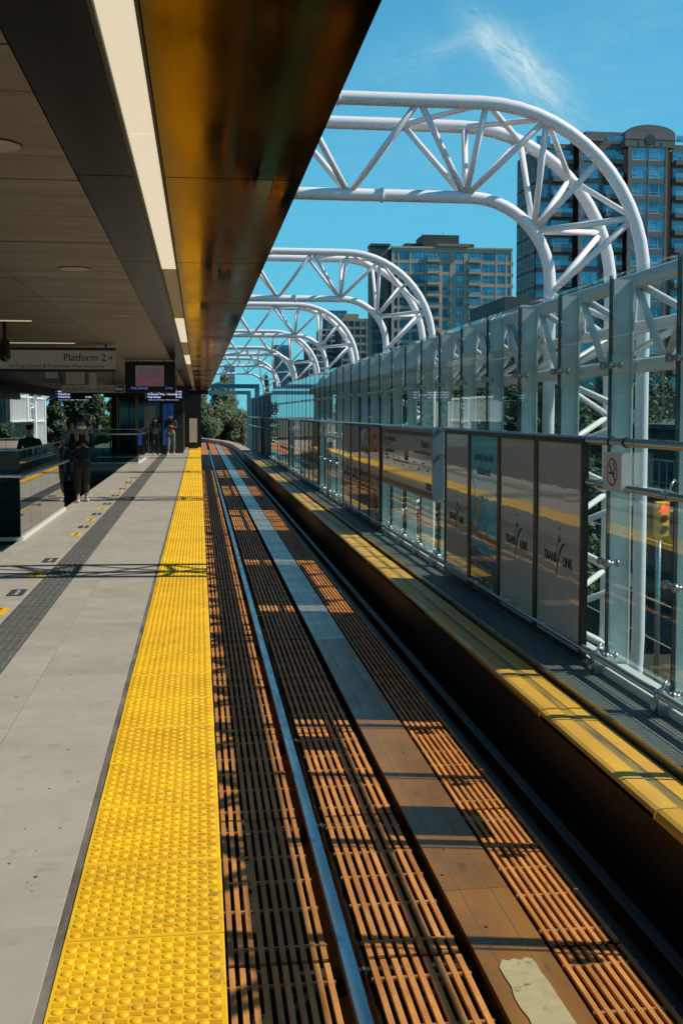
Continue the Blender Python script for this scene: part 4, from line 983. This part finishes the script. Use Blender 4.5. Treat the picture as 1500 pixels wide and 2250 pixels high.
for k in range(9, 17): MB().box(XB(1277), XB(1308), YB + 3.9, YB + 4.95, zs[k] - .1, zs[k] + .8).obj('balcony', m_beiged, bB)
# A: grey tower
YA2 = 176.; m_gry = M('grey_brick', (.21, .185, .175), .8, c2=(.16, .14, .135), scale=.2, stretch=(1, 1, 4), bump=.2, bscale=5)
m_gryl = M('grey_trim', (.22, .20, .19), .8)
bA = thing('apartment_tower', 'tall dark grey brick tower with rounded gable and white balconies', 'building')
XA = lambda u: px2m(u, 4.054, 1130, YA2, 450)
ztA = onY(1290, 300, YA2)[1]; fhA = 39.3 / FPX * YA2 / math.cos(PSI)
z1f = onY(1400, 250 + 435 / 4.054, YA2)[1]
zsA = [z1f - fhA * k for k in range(14)][::-1]
zsA = zsA + [z1f + fhA * 1.02]
def fseg(u_a, u_b, colsu, Yf, wall=m_gry):
    Xs = XA(u_a); facade(bA, Xs, Yf, zsA, fhA, [(XA(a) - Xs, XA(c) - Xs, k) for a, c, k in colsu] + [], wall, m_mull, .55)
fseg(240, 610, [(245, 350, 'w'), (372, 548, 'balc')], YA2 + 3)
fseg(590, 800, [(615, 768, 'w')], YA2 + 1.2)
fseg(800, 1000, [(822, 975, 'balc')], YA2 + 1.8)
fseg(1003, 1340, [(1038, 1178, 'w'), (1192, 1332, 'w')], YA2)
fseg(1420, 1660, [(1428, 1560, 'balc'), (1575, 1650, 'w')], YA2 + 1.2)
MB().box(XA(240), XA(1660), YA2 + 3.5, YA2 + 14, -8, z1f + fhA).obj('core', MC['interior_dark'], bA)
MB().box(XA(1340), XA(1420), YA2 + 2.6, YA2 + 3.4, -8, z1f + fhA + .8).obj('recess_wall', m_gry, bA)
MB().box(XA(560), XA(800), YA2 + 1.3, YA2 + 4, z1f + fhA, ztA).obj('parapet', m_gry, bA)
MB().box(XA(555), XA(812), YA2 + .9, YA2 + 1.25, ztA - .4, ztA + .05).obj('cornice', m_gryl, bA)
zg = onY(1425, 274, YA2)[1]; gx0, gx1, gxc = XA(975), XA(1418), XA(1196)
rad = (gx1 - gx0) / 2; poly = [(gx0, z1f + fhA * .9)] + [(gxc - rad * math.cos(R(180) * i / 20), (z1f + fhA * 1.6) + (zg - z1f - fhA * 1.6) * math.sin(R(180) * i / 20)) for i in range(21)] + [(gx1, z1f + fhA * .9)]
# frontal gable wall stands a little proud, over the top windows
MB().prism(poly[::-1], YA2 - .06, YA2 + 2.2, 'y').obj('gable', m_gry, bA)
MB().lathe([(.82, 0), (.82, -.06)], 20, (gxc, YA2 - .07, zg - 2.4), axis='y').obj('round_vent', M('vent_green', (.03, .07, .05), .5), bA)
ln = MB()
for sgn in (-1, 1):
    for dx in (.9, 2.2, 3.4): ln.box(gxc + sgn * dx * .9 - .05, gxc + sgn * dx * .9 + .05, YA2 - .10, YA2 - .065, z1f + fhA * .95, zg - 1.6 - dx * .55)
    ln.box(gxc + min(sgn * 1, sgn * 5.2), gxc + max(sgn * 1, sgn * 5.2), YA2 - .10, YA2 - .065, z1f + fhA * 1.3, z1f + fhA * 1.33)
ln.obj('gable_joint', m_dkg, bA)
zp = onY(1300, 271, YA2)[1]; MB().box(XA(715), XA(1180), YA2 + 5, YA2 + 12, z1f + fhA, zp).obj('penthouse', m_gry, bA)
for zc_ in (zp - 1.2, zp - 2.4): MB().box(XA(715) - .03, XA(1180) + .03, YA2 + 4.95, YA2 + 12.05, zc_, zc_ + .1).obj('band', m_dkg, bA)
# left return side, seen obliquely, with windows
for k in range(13):
    for q, (yo, w_w) in enumerate([(4.1, 1.5), (7.0, 1.1), (9.2, 1.1), (11.6, 1.5)]):
        fm, pm = win_meshes(w_w, fhA - .9, q != 1, m_mull, 2); wo = link('window', fm, bA, (XA(240) - .03, YA2 + yo + w_w, zsA[k] + .45), (0, 0, R(-90))); link('pane', pm, wo)
    MB().box(XA(240) - .1, XA(240) - .005, YA2 + 3.6, YA2 + 13.9, zsA[k] - .15, zsA[k] + .15).obj('band', m_dkg, bA)
MB().box(XA(240) - .04, XA(240) - .003, YA2 + 3.5, YA2 + 14, -8, z1f + fhA).obj('side_wall', m_gry, bA)
MB().box(XA(235), XA(355), YA2 + 2.6, YA2 + 3.0, z1f + fhA * .9, z1f + fhA * 1.55).obj('parapet_glass', m_panel2, bA)
MB().box(XA(820), XA(975), YA2 + .5, YA2 + .55, z1f + fhA + .6, z1f + fhA + 1.5).obj('parapet_glass', m_panel2, bA)
MB().box(XA(1425), XA(1660), YA2 - .1, YA2 - .05, z1f + fhA + .6, z1f + fhA + 1.7).obj('parapet_glass', m_panel2, bA)
# low dark block between A and B
t = thing('dark_house', 'low dark roofed block squeezed between the beige block and the grey tower', 'building')
YD = 150.; xa, zt_ = onY(1108, 652, YD); xb, _ = onY(1200, 640, YD)
MB().box(xa, xb, YD, YD + 20, -8, zt_).obj('wall', m_dkg, t)
for k in range(1, 4):
    for q in range(3): fm, pm = win_meshes(1.2, 1.5, False, m_mulld, 2); wo = link('window', fm, t, (xa + .8 + q * 1.9, YD - .06, zt_ - 2.6 - k * 3)); link('pane', pm, wo)
# generic far tower
def tower(label, px0, px1, pyt, Yt, wall, floors_px, ncol, light=.5, balc=False, roofbits=()):
    b = thing('far_tower', label, 'building'); xa, zt_ = onY(px0, pyt, Yt); xb, _ = onY(px1, pyt, Yt); fh_ = floors_px / FPX * Yt / math.cos(PSI)
    nfl = int((zt_ + 4) / fh_); zz = [zt_ - .4 - fh_ * k for k in range(min(nfl, 16))][::-1]; w = (xb - xa) / ncol
    cols_ = [(i * w + w * .14, (i + 1) * w - w * .02 - .0, 'balc' if (balc and i % 3 == 1) else 'w') for i in range(ncol)]
    cols_[-1] = (cols_[-1][0], cols_[-1][1] - .4, cols_[-1][2])
    facade(b, xa, Yt, zz, fh_, cols_, wall, m_mulld, light, band=fh_ * .33); MB().box(xa, xb, Yt + .36, Yt + 18, -8, zt_).obj('core', MC['interior_dark'], b)
    for (pa, pb, pt) in roofbits: MB().box(onY(pa, pt, Yt)[0], onY(pb, pt, Yt)[0], Yt + 3, Yt + 10, zt_, onY(pa, pt, Yt)[1]).obj('roof_box', wall, b)
    return b
m_tan = M('tan_render', (.42, .31, .19), .8, c2=(.28, .21, .14), scale=.1); m_pale = M('pale_render', (.46, .46, .44), .8, c2=(.4, .4, .39), scale=.1); m_tealw = M('teal_cladding', (.06, .17, .22), .4)
tower('tan apartment block low between the third arch and the beige block', 750, 818, 700, 400., m_tan, 17.5, 5, .3, roofbits=[(757, 790, 688)])
tower('dark blue glass office top peeping left of the tan block', 719, 762, 682, 460., m_tealw, 13, 4, .7)
tower('pale balconied tower behind the third arch', 706, 748, 722, 420., m_pale, 12, 4, .5, True)
tower('pale grey low tower left of the balconied one, behind the third arch', 678, 716, 750, 380., m_pale, 14, 4, .4)
tower('slim blue glass skyscraper seen through the third and fourth arches', 604, 636, 758, 620., m_tealw, 6.5, 6, .85)
tower('narrow pale blue tower top left of the far tree, under the last arch', 494, 516, 800, 500., M('pale_blue_wall', (.3, .4, .45), .6), 8, 3, .8)
tower('white terraced tower between the glass skyscraper and the arches', 655, 678, 790, 430., m_pale, 9, 3, .3, True)

# ------------------------------------------------------------------ trees
def leafy(nm, c, c2): return M(nm, c, .55, c2=c2, scale=1.3, rnd=0, spec=.3)
ml_a = leafy('leaf_grey_green', (.15, .19, .11), (.07, .10, .05)); ml_b = leafy('leaf_dark', (.028, .05, .022), (.04, .07, .03)); ml_c = leafy('leaf_conifer', (.03, .05, .03), (.045, .06, .025)); m_bark = M('bark', (.08, .06, .045), .9, c2=(.05, .04, .03), scale=6)  # grey-green leaves: sunlit highlights painted in as lighter speckle
def tree(label, x, y, z0, ztop, rx, n, mat, leaf=.28, cone=False, group='trees beyond the station', seed=1, clumps=16, lowest=.18):
    rnd = random.Random(seed); t = thing('tree' if not cone else 'conifer', label, 'tree', (x, y, z0), None, group); H = ztop - z0
    tk = MB().tube([(0, 0, 0), (rnd.uniform(-.2, .2), 0, H * .4), (rnd.uniform(-.4, .4), 0, H * .85)], .03 * H, 8, r2=.006 * H)
    cl_ = []
    if cone:
        for i in range(26):
            h = lowest + (1 - lowest) * (i / 25.) ** .9; rr = rx * (1 - h) * 1.05 + .12; a = i * 2.4; cl_.append((rr * .55 * math.cos(a), rr * .55 * math.sin(a), h * H, max(.25, rr * .6), .06 * H))
    else:
        for i in range(clumps):
            h = lowest + (.93 - lowest) * rnd.random(); prof = math.sin(math.pi * min(1, max(.12, (h - lowest + .12) / (1.05 - lowest)))) ** .6; a = rnd.uniform(0, 6.28); rr = rx * prof * rnd.uniform(.25, .78)
            s_ = rx * rnd.uniform(.28, .48); cl_.append((rr * math.cos(a), rr * math.sin(a), h * H, s_, s_ * .8))
            if i % 2 == 0: tk.tube([(0, 0, max(.3, h - .25) * H), (rr * math.cos(a) * .5, rr * math.sin(a) * .5, (h - .08) * H), (rr * math.cos(a), rr * math.sin(a), h * H)], .010 * H, 5, r2=.003 * H)
        cl_.append((0, 0, .9 * H, rx * .35, .1 * H))
    tk.obj('trunk', m_bark, t)
    cr = MB(); per = n // len(cl_)
    for (cx_, cy_, cz_, s_, sh) in cl_:
        for _ in range(per):
            d = Vector((rnd.gauss(0, 1), rnd.gauss(0, 1), rnd.gauss(0, 1))).normalized() * (rnd.random() ** .4)
            p_ = Vector((cx_ + d.x * s_, cy_ + d.y * s_, cz_ + d.z * sh))
            a = Vector((rnd.gauss(0, 1), rnd.gauss(0, 1), rnd.gauss(0, 1))).normalized(); b_ = a.orthogonal().normalized(); l = leaf * rnd.uniform(.5, 1.2); w = l * .5
            k = len(cr.v); cr.v += [tuple(p_ - a * l * .5), tuple(p_ + b_ * w * .5), tuple(p_ + a * l * .5), tuple(p_ - b_ * w * .5)]; cr.face([k, k + 1, k + 2, k + 3])
    cr.obj('crown', mat, t); return t
def tpx(label, px, pyt, half, Y, mat, n=9000, leaf=.3, cone=False, z0=-8, **k):
    x, zt_ = onY(px, pyt, Y); return tree(label, x, Y, z0, zt_, half / FPX * Y, n, mat, leaf, cone, **k)
tpx('large round grey-green tree behind the end of the track', 488, 836, 66, 112, ml_a, 46000, .27, seed=2, clumps=60, lowest=.12)
tpx('smaller grey-green tree to the left of the large one, behind the platform end', 440, 852, 50, 108, ml_a, 24000, .27, seed=3, clumps=34)
tpx('tree crown peeping over the canopy end at the middle', 493, 812, 30, 135, ml_a, 7000, .34, seed=4)
tpx('small pointed conifer right of the blue portal frames', 586, 838, 17, 150, ml_c, 5000, .4, True, seed=5)
tpx('bushy dark tree at the foot of the conifer', 600, 868, 26, 140, ml_b, 6000, .4, seed=6)
tpx('dark tree behind the far arches at the end of the glass screen', 650, 810, 40, 170, ml_b, 8000, .5, seed=7)
tpx('shrub with pale blossom beside the far curve of the track', 535, 925, 22, 86, leafy('leaf_pale', (.09, .10, .07), (.14, .11, .08)), 5000, .22, seed=8)
for i, (px, py, hf, Y) in enumerate([(122, 858, 34, 84), (165, 848, 46, 90), (212, 858, 44, 82), (262, 850, 46, 94), (70, 858, 44, 98)]):
    tpx(['dark tree just right of the white fence', 'broad dark tree behind the walking woman', 'dark tree behind the woman\'s right shoulder, before the lift house', 'dark tree mostly hidden by the lift house', 'dark tree behind the right end of the white fence'][i], px, py, hf, Y, ml_b, 16000, .42, seed=20 + i, clumps=34, lowest=.2, group='dark trees on the left')
for i, (x, y, zt_, rx) in enumerate([(15, 46, 3.6, 3.6), (10.5, 52, 4.2, 3.2), (18, 58, 5.6, 4.2), (10, 61, 4.3, 3.2), (9.6, 70, 4.3, 3.2), (17, 72, 6.2, 4.6), (9.6, 80, 4.4, 3.4), (10.4, 91, 4.7, 3.8), (22, 88, 7.6, 5), (12, 103, 5.2, 4.2), (26, 66, 6, 4.6)]):
    tree('dark street tree behind the glass screen, %s' % ['nearest of the row', 'second nearest', 'third along, set back', 'fourth along', 'fifth along', 'set back in the middle', 'sixth along', 'seventh along', 'set back, far one', 'farthest by the track', 'set back behind the third'][i], x, y, -8, zt_, rx, 9000, ml_b, .4, seed=40 + i, clumps=26, group='street trees behind the glass')
for i, (x, y, zt_, rx) in enumerate([(-15, 66, 7, 5), (-20, 78, 8, 6), (-16, 92, 8, 6), (-24, 104, 9, 7), (-18, 120, 9, 7), (-30, 90, 8, 7)]):
    tree('tall dark tree left of the station beyond the far track, %s' % ['nearest of them', 'second from the near end', 'third from the near end', 'fourth from the near end', 'farthest of them', 'set farthest to the left'][i], x, y, -8, zt_, rx, 9000, ml_b, .55, seed=70 + i, clumps=26, group='tall trees left of the station')
# notice board hung on the rails just past the right edge; its shadow falls on the track
nb_ = thing('notice_board', 'rounded notice board hung on the lower rails just past the right edge', 'notice board', (2.88, 5.62, 0))
MB().prism(rounded(0, .46, .52, 1.08, .05), -.012, .012, 'x').obj('board', m_dark, nb_); MB().box(-.014, -.0125, .03, .43, .56, 1.04).obj('notice', m_acr, nb_)
MB().box(.012, .04, .2, .24, .6, 1.2).obj('hanger', m_steel, nb_)

# ------------------------------------------------------------------ street below
m_tly = M('signal_yellow', (.95, .52, .02), .4)
Yq = 33.; x, z_ = onY(1452, 1140, Yq)
t = thing('traffic_light', 'yellow traffic light showing red, seen through the glass below the rails', 'traffic light', (x, Yq, z_))
MB().bevbox(-.22, .22, -.1, .12, -.55, .55, .03).obj('housing', m_tly, t)
for k, (zz_, nm, em) in enumerate([(.34, 'red', 1), (0, 'amber', 0), (-.34, 'green', 0)]):
    MB().lathe([(.13, -.10), (.125, -.135), (.05, -.15)], 18, (.0, 0, zz_), axis='y').obj('lamp', M('signal_red', (.6, .03, .01), .4, emis=(1, .07, .02), es=1.6) if em else m_black, t)
    v = MB(); b0 = 0; n = 12
    for q in range(n + 1):
        a = R(-10 + 200 * q / n)
        for yy, rr in ((-.10, .155), (-.30, .16)): v.v.append((rr * math.cos(a), yy, zz_ + rr * math.sin(a)))
    for q in range(n): v.face([2 * q, 2 * q + 1, 2 * q + 3, 2 * q + 2], 0, True)
    v.obj('visor', m_tly, t)
MB().tube([(0, .2, .5), (0, .2, -8 - z_)], .09, 10).tube([(0, .2, .2), (4, .2, .5)], .05, 8).obj('pole', m_steel, t)
# retaining wall and low building across the street
t = thing('retaining_wall', 'long dark concrete wall across the road seen through the lower glass', 'wall'); MB().box(24, 24.5, -10, 130, -8, -4.6).obj('wall', m_conc, t)
t = thing('overhead_wires', 'thin pale cables slung beside the guideway behind the glass', 'cable')
for z_ in (-.6, -1.1, .15): MB().tube([(5.6, -5, z_), (5.7, 6, z_ - .12), (5.6, 17, z_), (5.7, 28, z_ - .12), (5.6, 39, z_)], .008, 5).obj('cable', m_mull, t)
MB().tube([(5.6, 17, -8), (5.6, 17, .3)], .06, 8).obj('pole', m_steel, t)
# dark low building on the right behind the glass
t = thing('low_building', 'dark low commercial building behind the glass at the right', 'building'); MB().box(25, 55, 40, 110, -8, .8).obj('wall', m_dkg, t); MB().box(24.8, 55, 39.8, 110, .81, 1.1).obj('roof', M('flat_roof', (.12, .12, .12), .8), t)
for k in range(12): fm, pm = win_meshes(3.0, 1.8, False, m_mull, 3); wo = link('window', fm, t, (24.92, 43 + k * 5, -2.6), (0, 0, R(-90))); link('pane', pm, wo)

# ------------------------------------------------------------------ people
def skin(name, V, E, rad, mat, parent, sub=2, root=0):
    me = bpy.data.meshes.new(name); me.from_pydata(V, E, []); o = link('tmp_skin', me)
    md = o.modifiers.new('s', 'SKIN'); md.use_smooth_shade = True; md.branch_smoothing = .6
    for i, v in enumerate(me.skin_vertices[0].data):
        r_ = rad[i]; v.radius = (r_, r_) if isinstance(r_, (int, float)) else r_; v.use_root = (i == root)
    sb = o.modifiers.new('u', 'SUBSURF'); sb.levels = sub; sb.render_levels = sub
    dg = bpy.context.evaluated_depsgraph_get(); m2 = bpy.data.meshes.new_from_object(o.evaluated_get(dg)); m2.name = name
    m2.materials.clear(); m2.materials.append(mat); bpy.data.objects.remove(o); bpy.data.meshes.remove(me)
    return link(name, m2, parent)
def person(label, x, y, z, h, rot, c, pose='stand', hair_long=False, mask=False, group=None, coat=False):
    t = thing('person', label, 'person', (x, y, z), (0, 0, rot), group); s = h / 1.7
    m_skin = M('skin', (.36, .20, .14), .55); st_ = .11 if pose == 'walk' else .03
    fl_, fr_ = (-st_, st_)     # fore/aft of the feet, front is -y
    V = [(0, 0, .95), (0, 0, 1.15), (0, .01, 1.36), (0, 0, 1.47), (0, -.01, 1.53), (0, -.015, 1.60), (0, -.005, 1.67)]
    E = [(0, 1), (1, 2), (2, 3), (3, 4), (4, 5), (5, 6)]; rad = [(.15, .10), (.13, .095), (.15, .10), .05, .052, (.072, .085), (.06, .075)]
    def add(v, r_, p_): V.append(v); rad.append(r_); E.append((p_, len(V) - 1)); return len(V) - 1
    for sx, off in ((-1, fl_), (1, fr_)):
        a = add((sx * .09, 0, .88), .085, 0); b_ = add((sx * .095, off * .5 - .02, .49), .058, a); c_ = add((sx * .095, off + .01, .09), .04, b_); add((sx * .105, off - .13, .035), .032, c_)
    hands = []
    for sx in (-1, 1):
        a = add((sx * .17, .01, 1.36), .05, 2)
        if pose in ('phone', 'walk'):
            b_ = add((sx * .21, .03, 1.10), .038, a); c_ = add((sx * .075, -.20, 1.13), .027, b_); hd = add((sx * .035, -.245, 1.15), .024, c_); hands.append((sx, (sx * .035, -.245, 1.15)))
            dv = Vector((-sx * .3, -.4, .9))
        else:
            b_ = add((sx * .215, .03, 1.08), .038, a); c_ = add((sx * .23, -.04, .85), .027, b_); hd = add((sx * .23, -.05, .80), .026, c_); hands.append((sx, (sx * .23, -.05, .80))); dv = Vector((0, -.12, -1))
        dv.normalize(); side = Vector((0, 1, 0)) if pose not in ('phone', 'walk') else Vector((sx, 0, .3)).normalized()
        for k, ln_ in enumerate((.062, .07, .066, .05)):
            q = Vector(V[hd]) + side * (.012 * (k - 1.5)); f1 = q + dv * .035; f2 = q + dv * ln_ + Vector((0, -.012, 0))
            i1 = add(tuple(f1), .0085, hd); add(tuple(f2), .007, i1)
        q = Vector(V[hd]) + dv * .0; i1 = add(tuple(q + Vector((-sx * .02, -.025, 0)) + dv * .015), .009, hd); add(tuple(q + Vector((-sx * .026, -.035, 0)) + dv * .035), .0075, i1)
    V = [(a * s, b_ * s, c_ * s) for a, b_, c_ in V]; rad = [tuple(q * s for q in r_) if isinstance(r_, tuple) else r_ * s for r_ in rad]
    skin('body', V, E, rad, m_skin, t, 1)
    # garments follow the same skeleton
    def garment(name, ids, E2, r2, mat, sub=2):
        return skin(name, [tuple(q * s for q in p_) for p_ in ids], E2, [tuple(q * s for q in r_) if isinstance(r_, tuple) else r_ * s for r_ in r2], mat, t, sub)
    mt, mb_, mh, msh = c
    tv = [(0, 0, 1.0), (0, 0, 1.18), (0, .01, 1.37), (0, .0, 1.44)]; te_ = [(0, 1), (1, 2), (2, 3)]; tr = [(.175, .125), (.155, .115), (.17, .12), (.07, .07)]
    if coat: tv.append((0, .0, .62)); te_.append((0, 4)); tr.append((.20, .15))
    for sx in (-1, 1):
        n0 = len(tv)
        if pose in ('phone', 'walk'): tv += [(sx * .175, .01, 1.37), (sx * .22, .03, 1.09), (sx * .10, -.17, 1.12)]
        else: tv += [(sx * .175, .01, 1.37), (sx * .22, .025, 1.2), (sx * .22, .0, 1.12)]
        te_ += [(2, n0), (n0, n0 + 1), (n0 + 1, n0 + 2)]; tr += [.068, .056, .045 if pose in ('phone', 'walk') else .06]
    garment('jacket' if coat else 'shirt', tv, te_, tr, mt)
    pv_ = [(0, 0, 1.0)]; pe = []; pr_ = [(.16, .115)]
    for sx, off in ((-1, fl_), (1, fr_)):
        n0 = len(pv_); pv_ += [(sx * .09, 0, .86), (sx * .095, off * .5 - .02, .5), (sx * .095, off + .01, .16)]; pe += [(0, n0), (n0, n0 + 1), (n0 + 1, n0 + 2)]; pr_ += [.105, .082, .066]
    garment('trousers', pv_, pe, pr_, mb_)
    for sx, off in ((-1, fl_), (1, fr_)):
        garment('shoe', [(sx * .098, off + .035, .05), (sx * .10, off - .05, .045), (sx * .108, off - .15, .032)], [(0, 1), (1, 2)], [(.045, .05), (.045, .04), (.04, .03)], msh)
    # hair, ears, eyes, nose, mouth
    if hair_long:
        garment('hair', [(0, .02, 1.675), (0, .045, 1.60), (0, .06, 1.45), (-.09, .0, 1.5), (-.105, -.09, 1.24), (.09, .0, 1.5), (.105, -.09, 1.24)], [(0, 1), (1, 2), (1, 3), (3, 4), (1, 5), (5, 6)], [(.075, .08), (.085, .075), (.09, .04), (.04, .05), .045, (.04, .05), .045], mh)
    else:
        garment('hair', [(0, .015, 1.69), (0, .035, 1.63), (0, .03, 1.57)], [(0, 1), (1, 2)], [(.068, .08), (.08, .07), (.06, .04)], mh)
    fc_ = MB()
    for sx in (-1, 1): fc_.lathe([(.011, 0), (.011, -.004)], 8, (sx * .03 * s, -.092 * s, 1.615 * s), axis='y')
    fc_.obj('eye', m_ink, t)
    MB().prism([(-.012 * s, 1.575 * s), (.012 * s, 1.575 * s), (0, 1.61 * s)], -.115 * s, -.09 * s, 'y').obj('nose', m_skin, t)
    if mask:
        mk = MB(); n = 8; b0 = 0
        for j in range(5):
            for i in range(n + 1):
                a = R(200 + 140 * i / n); rr = (.085 + .012 * math.sin(math.pi * j / 4)) * s; mk.v.append((rr * math.cos(a), rr * 1.2 * math.sin(a) - .01 * s, (1.485 + .07 * j / 4) * s))
        for j in range(4):
            for i in range(n): q = j * (n + 1) + i; mk.face([q, q + 1, q + n + 2, q + n + 1], 0, True)
        mk.obj('face_mask', M('mask_white', (.75, .75, .78), .7), t)
    else: MB().box(-.022 * s, .022 * s, -.098 * s, -.09 * s, 1.553 * s, 1.56 * s).obj('mouth', M('lip', (.25, .08, .07), .6), t)
    return t
mk = lambda n, c_: M(n, c_, .8, c2=tuple(q * .7 for q in c_), scale=14)
cl_blk = mk('cloth_black', (.012, .012, .013)); cl_brn = mk('cloth_brown', (.05, .035, .025)); cl_grey = mk('cloth_grey', (.14, .15, .15)); cl_den = mk('cloth_denim', (.03, .045, .06)); cl_wht = mk('cloth_white', (.4, .4, .4))
h_bl = mk('hair_blond', (.42, .30, .20)); h_dk = mk('hair_dark', (.015, .012, .01)); sh_w = mk('shoe_white', (.55, .55, .58))
xw, yw = onZ(186, 1103, 0)
wm_ = person('woman in a white face mask, dark coat and brown trousers walking while holding a phone', xw - .04, yw, 0, 1.60, R(12), (cl_blk, cl_brn, h_bl, sh_w), 'walk', True, True, coat=True)
hat = MB().lathe([(.09, 1.545), (.092, 1.585), (.08, 1.63), (.05, 1.66), (.01, 1.67)], 16, (0, .012, 0)).obj('hat', m_black, wm_)
ph_ = MB().bevbox(-.035, .035, -.075, .075, 0, .008, .003).obj('phone', m_black, None, (xw - .04, yw - .235, 1.13)); ph_.rotation_euler = (R(35), 0, R(12)); tag(ph_, 'black phone held in both hands by the woman in the mask', 'phone')
xm, zm = onY(66, 932, 24.); person('man in a black T-shirt seen from behind on the stairs at the left', xm, 24., zm - 1.74, 1.74, R(175), (cl_blk, cl_blk, h_dk, cl_blk), 'stand')
xm, zm = onY(158, 926, 30.); person('person in a pale top half hidden behind the woman in the mask', xm, 30., zm - 1.64, 1.64, R(0), (cl_wht, cl_den, h_dk, cl_blk), 'stand')
xm, ym = onZ(342, 1000, 0); person('woman in a pale top standing by the lift house, left of a pair', xm, ym, 0, 1.58, R(10), (cl_grey, cl_den, h_dk, sh_w), 'phone', True, True)
xm, ym = onZ(376, 1000, 0); person('tall man in a dark shirt by the lift house, right of a pair', xm, ym, 0, 1.74, R(-8), (cl_den, cl_grey, h_dk, sh_w), 'walk', False, True)
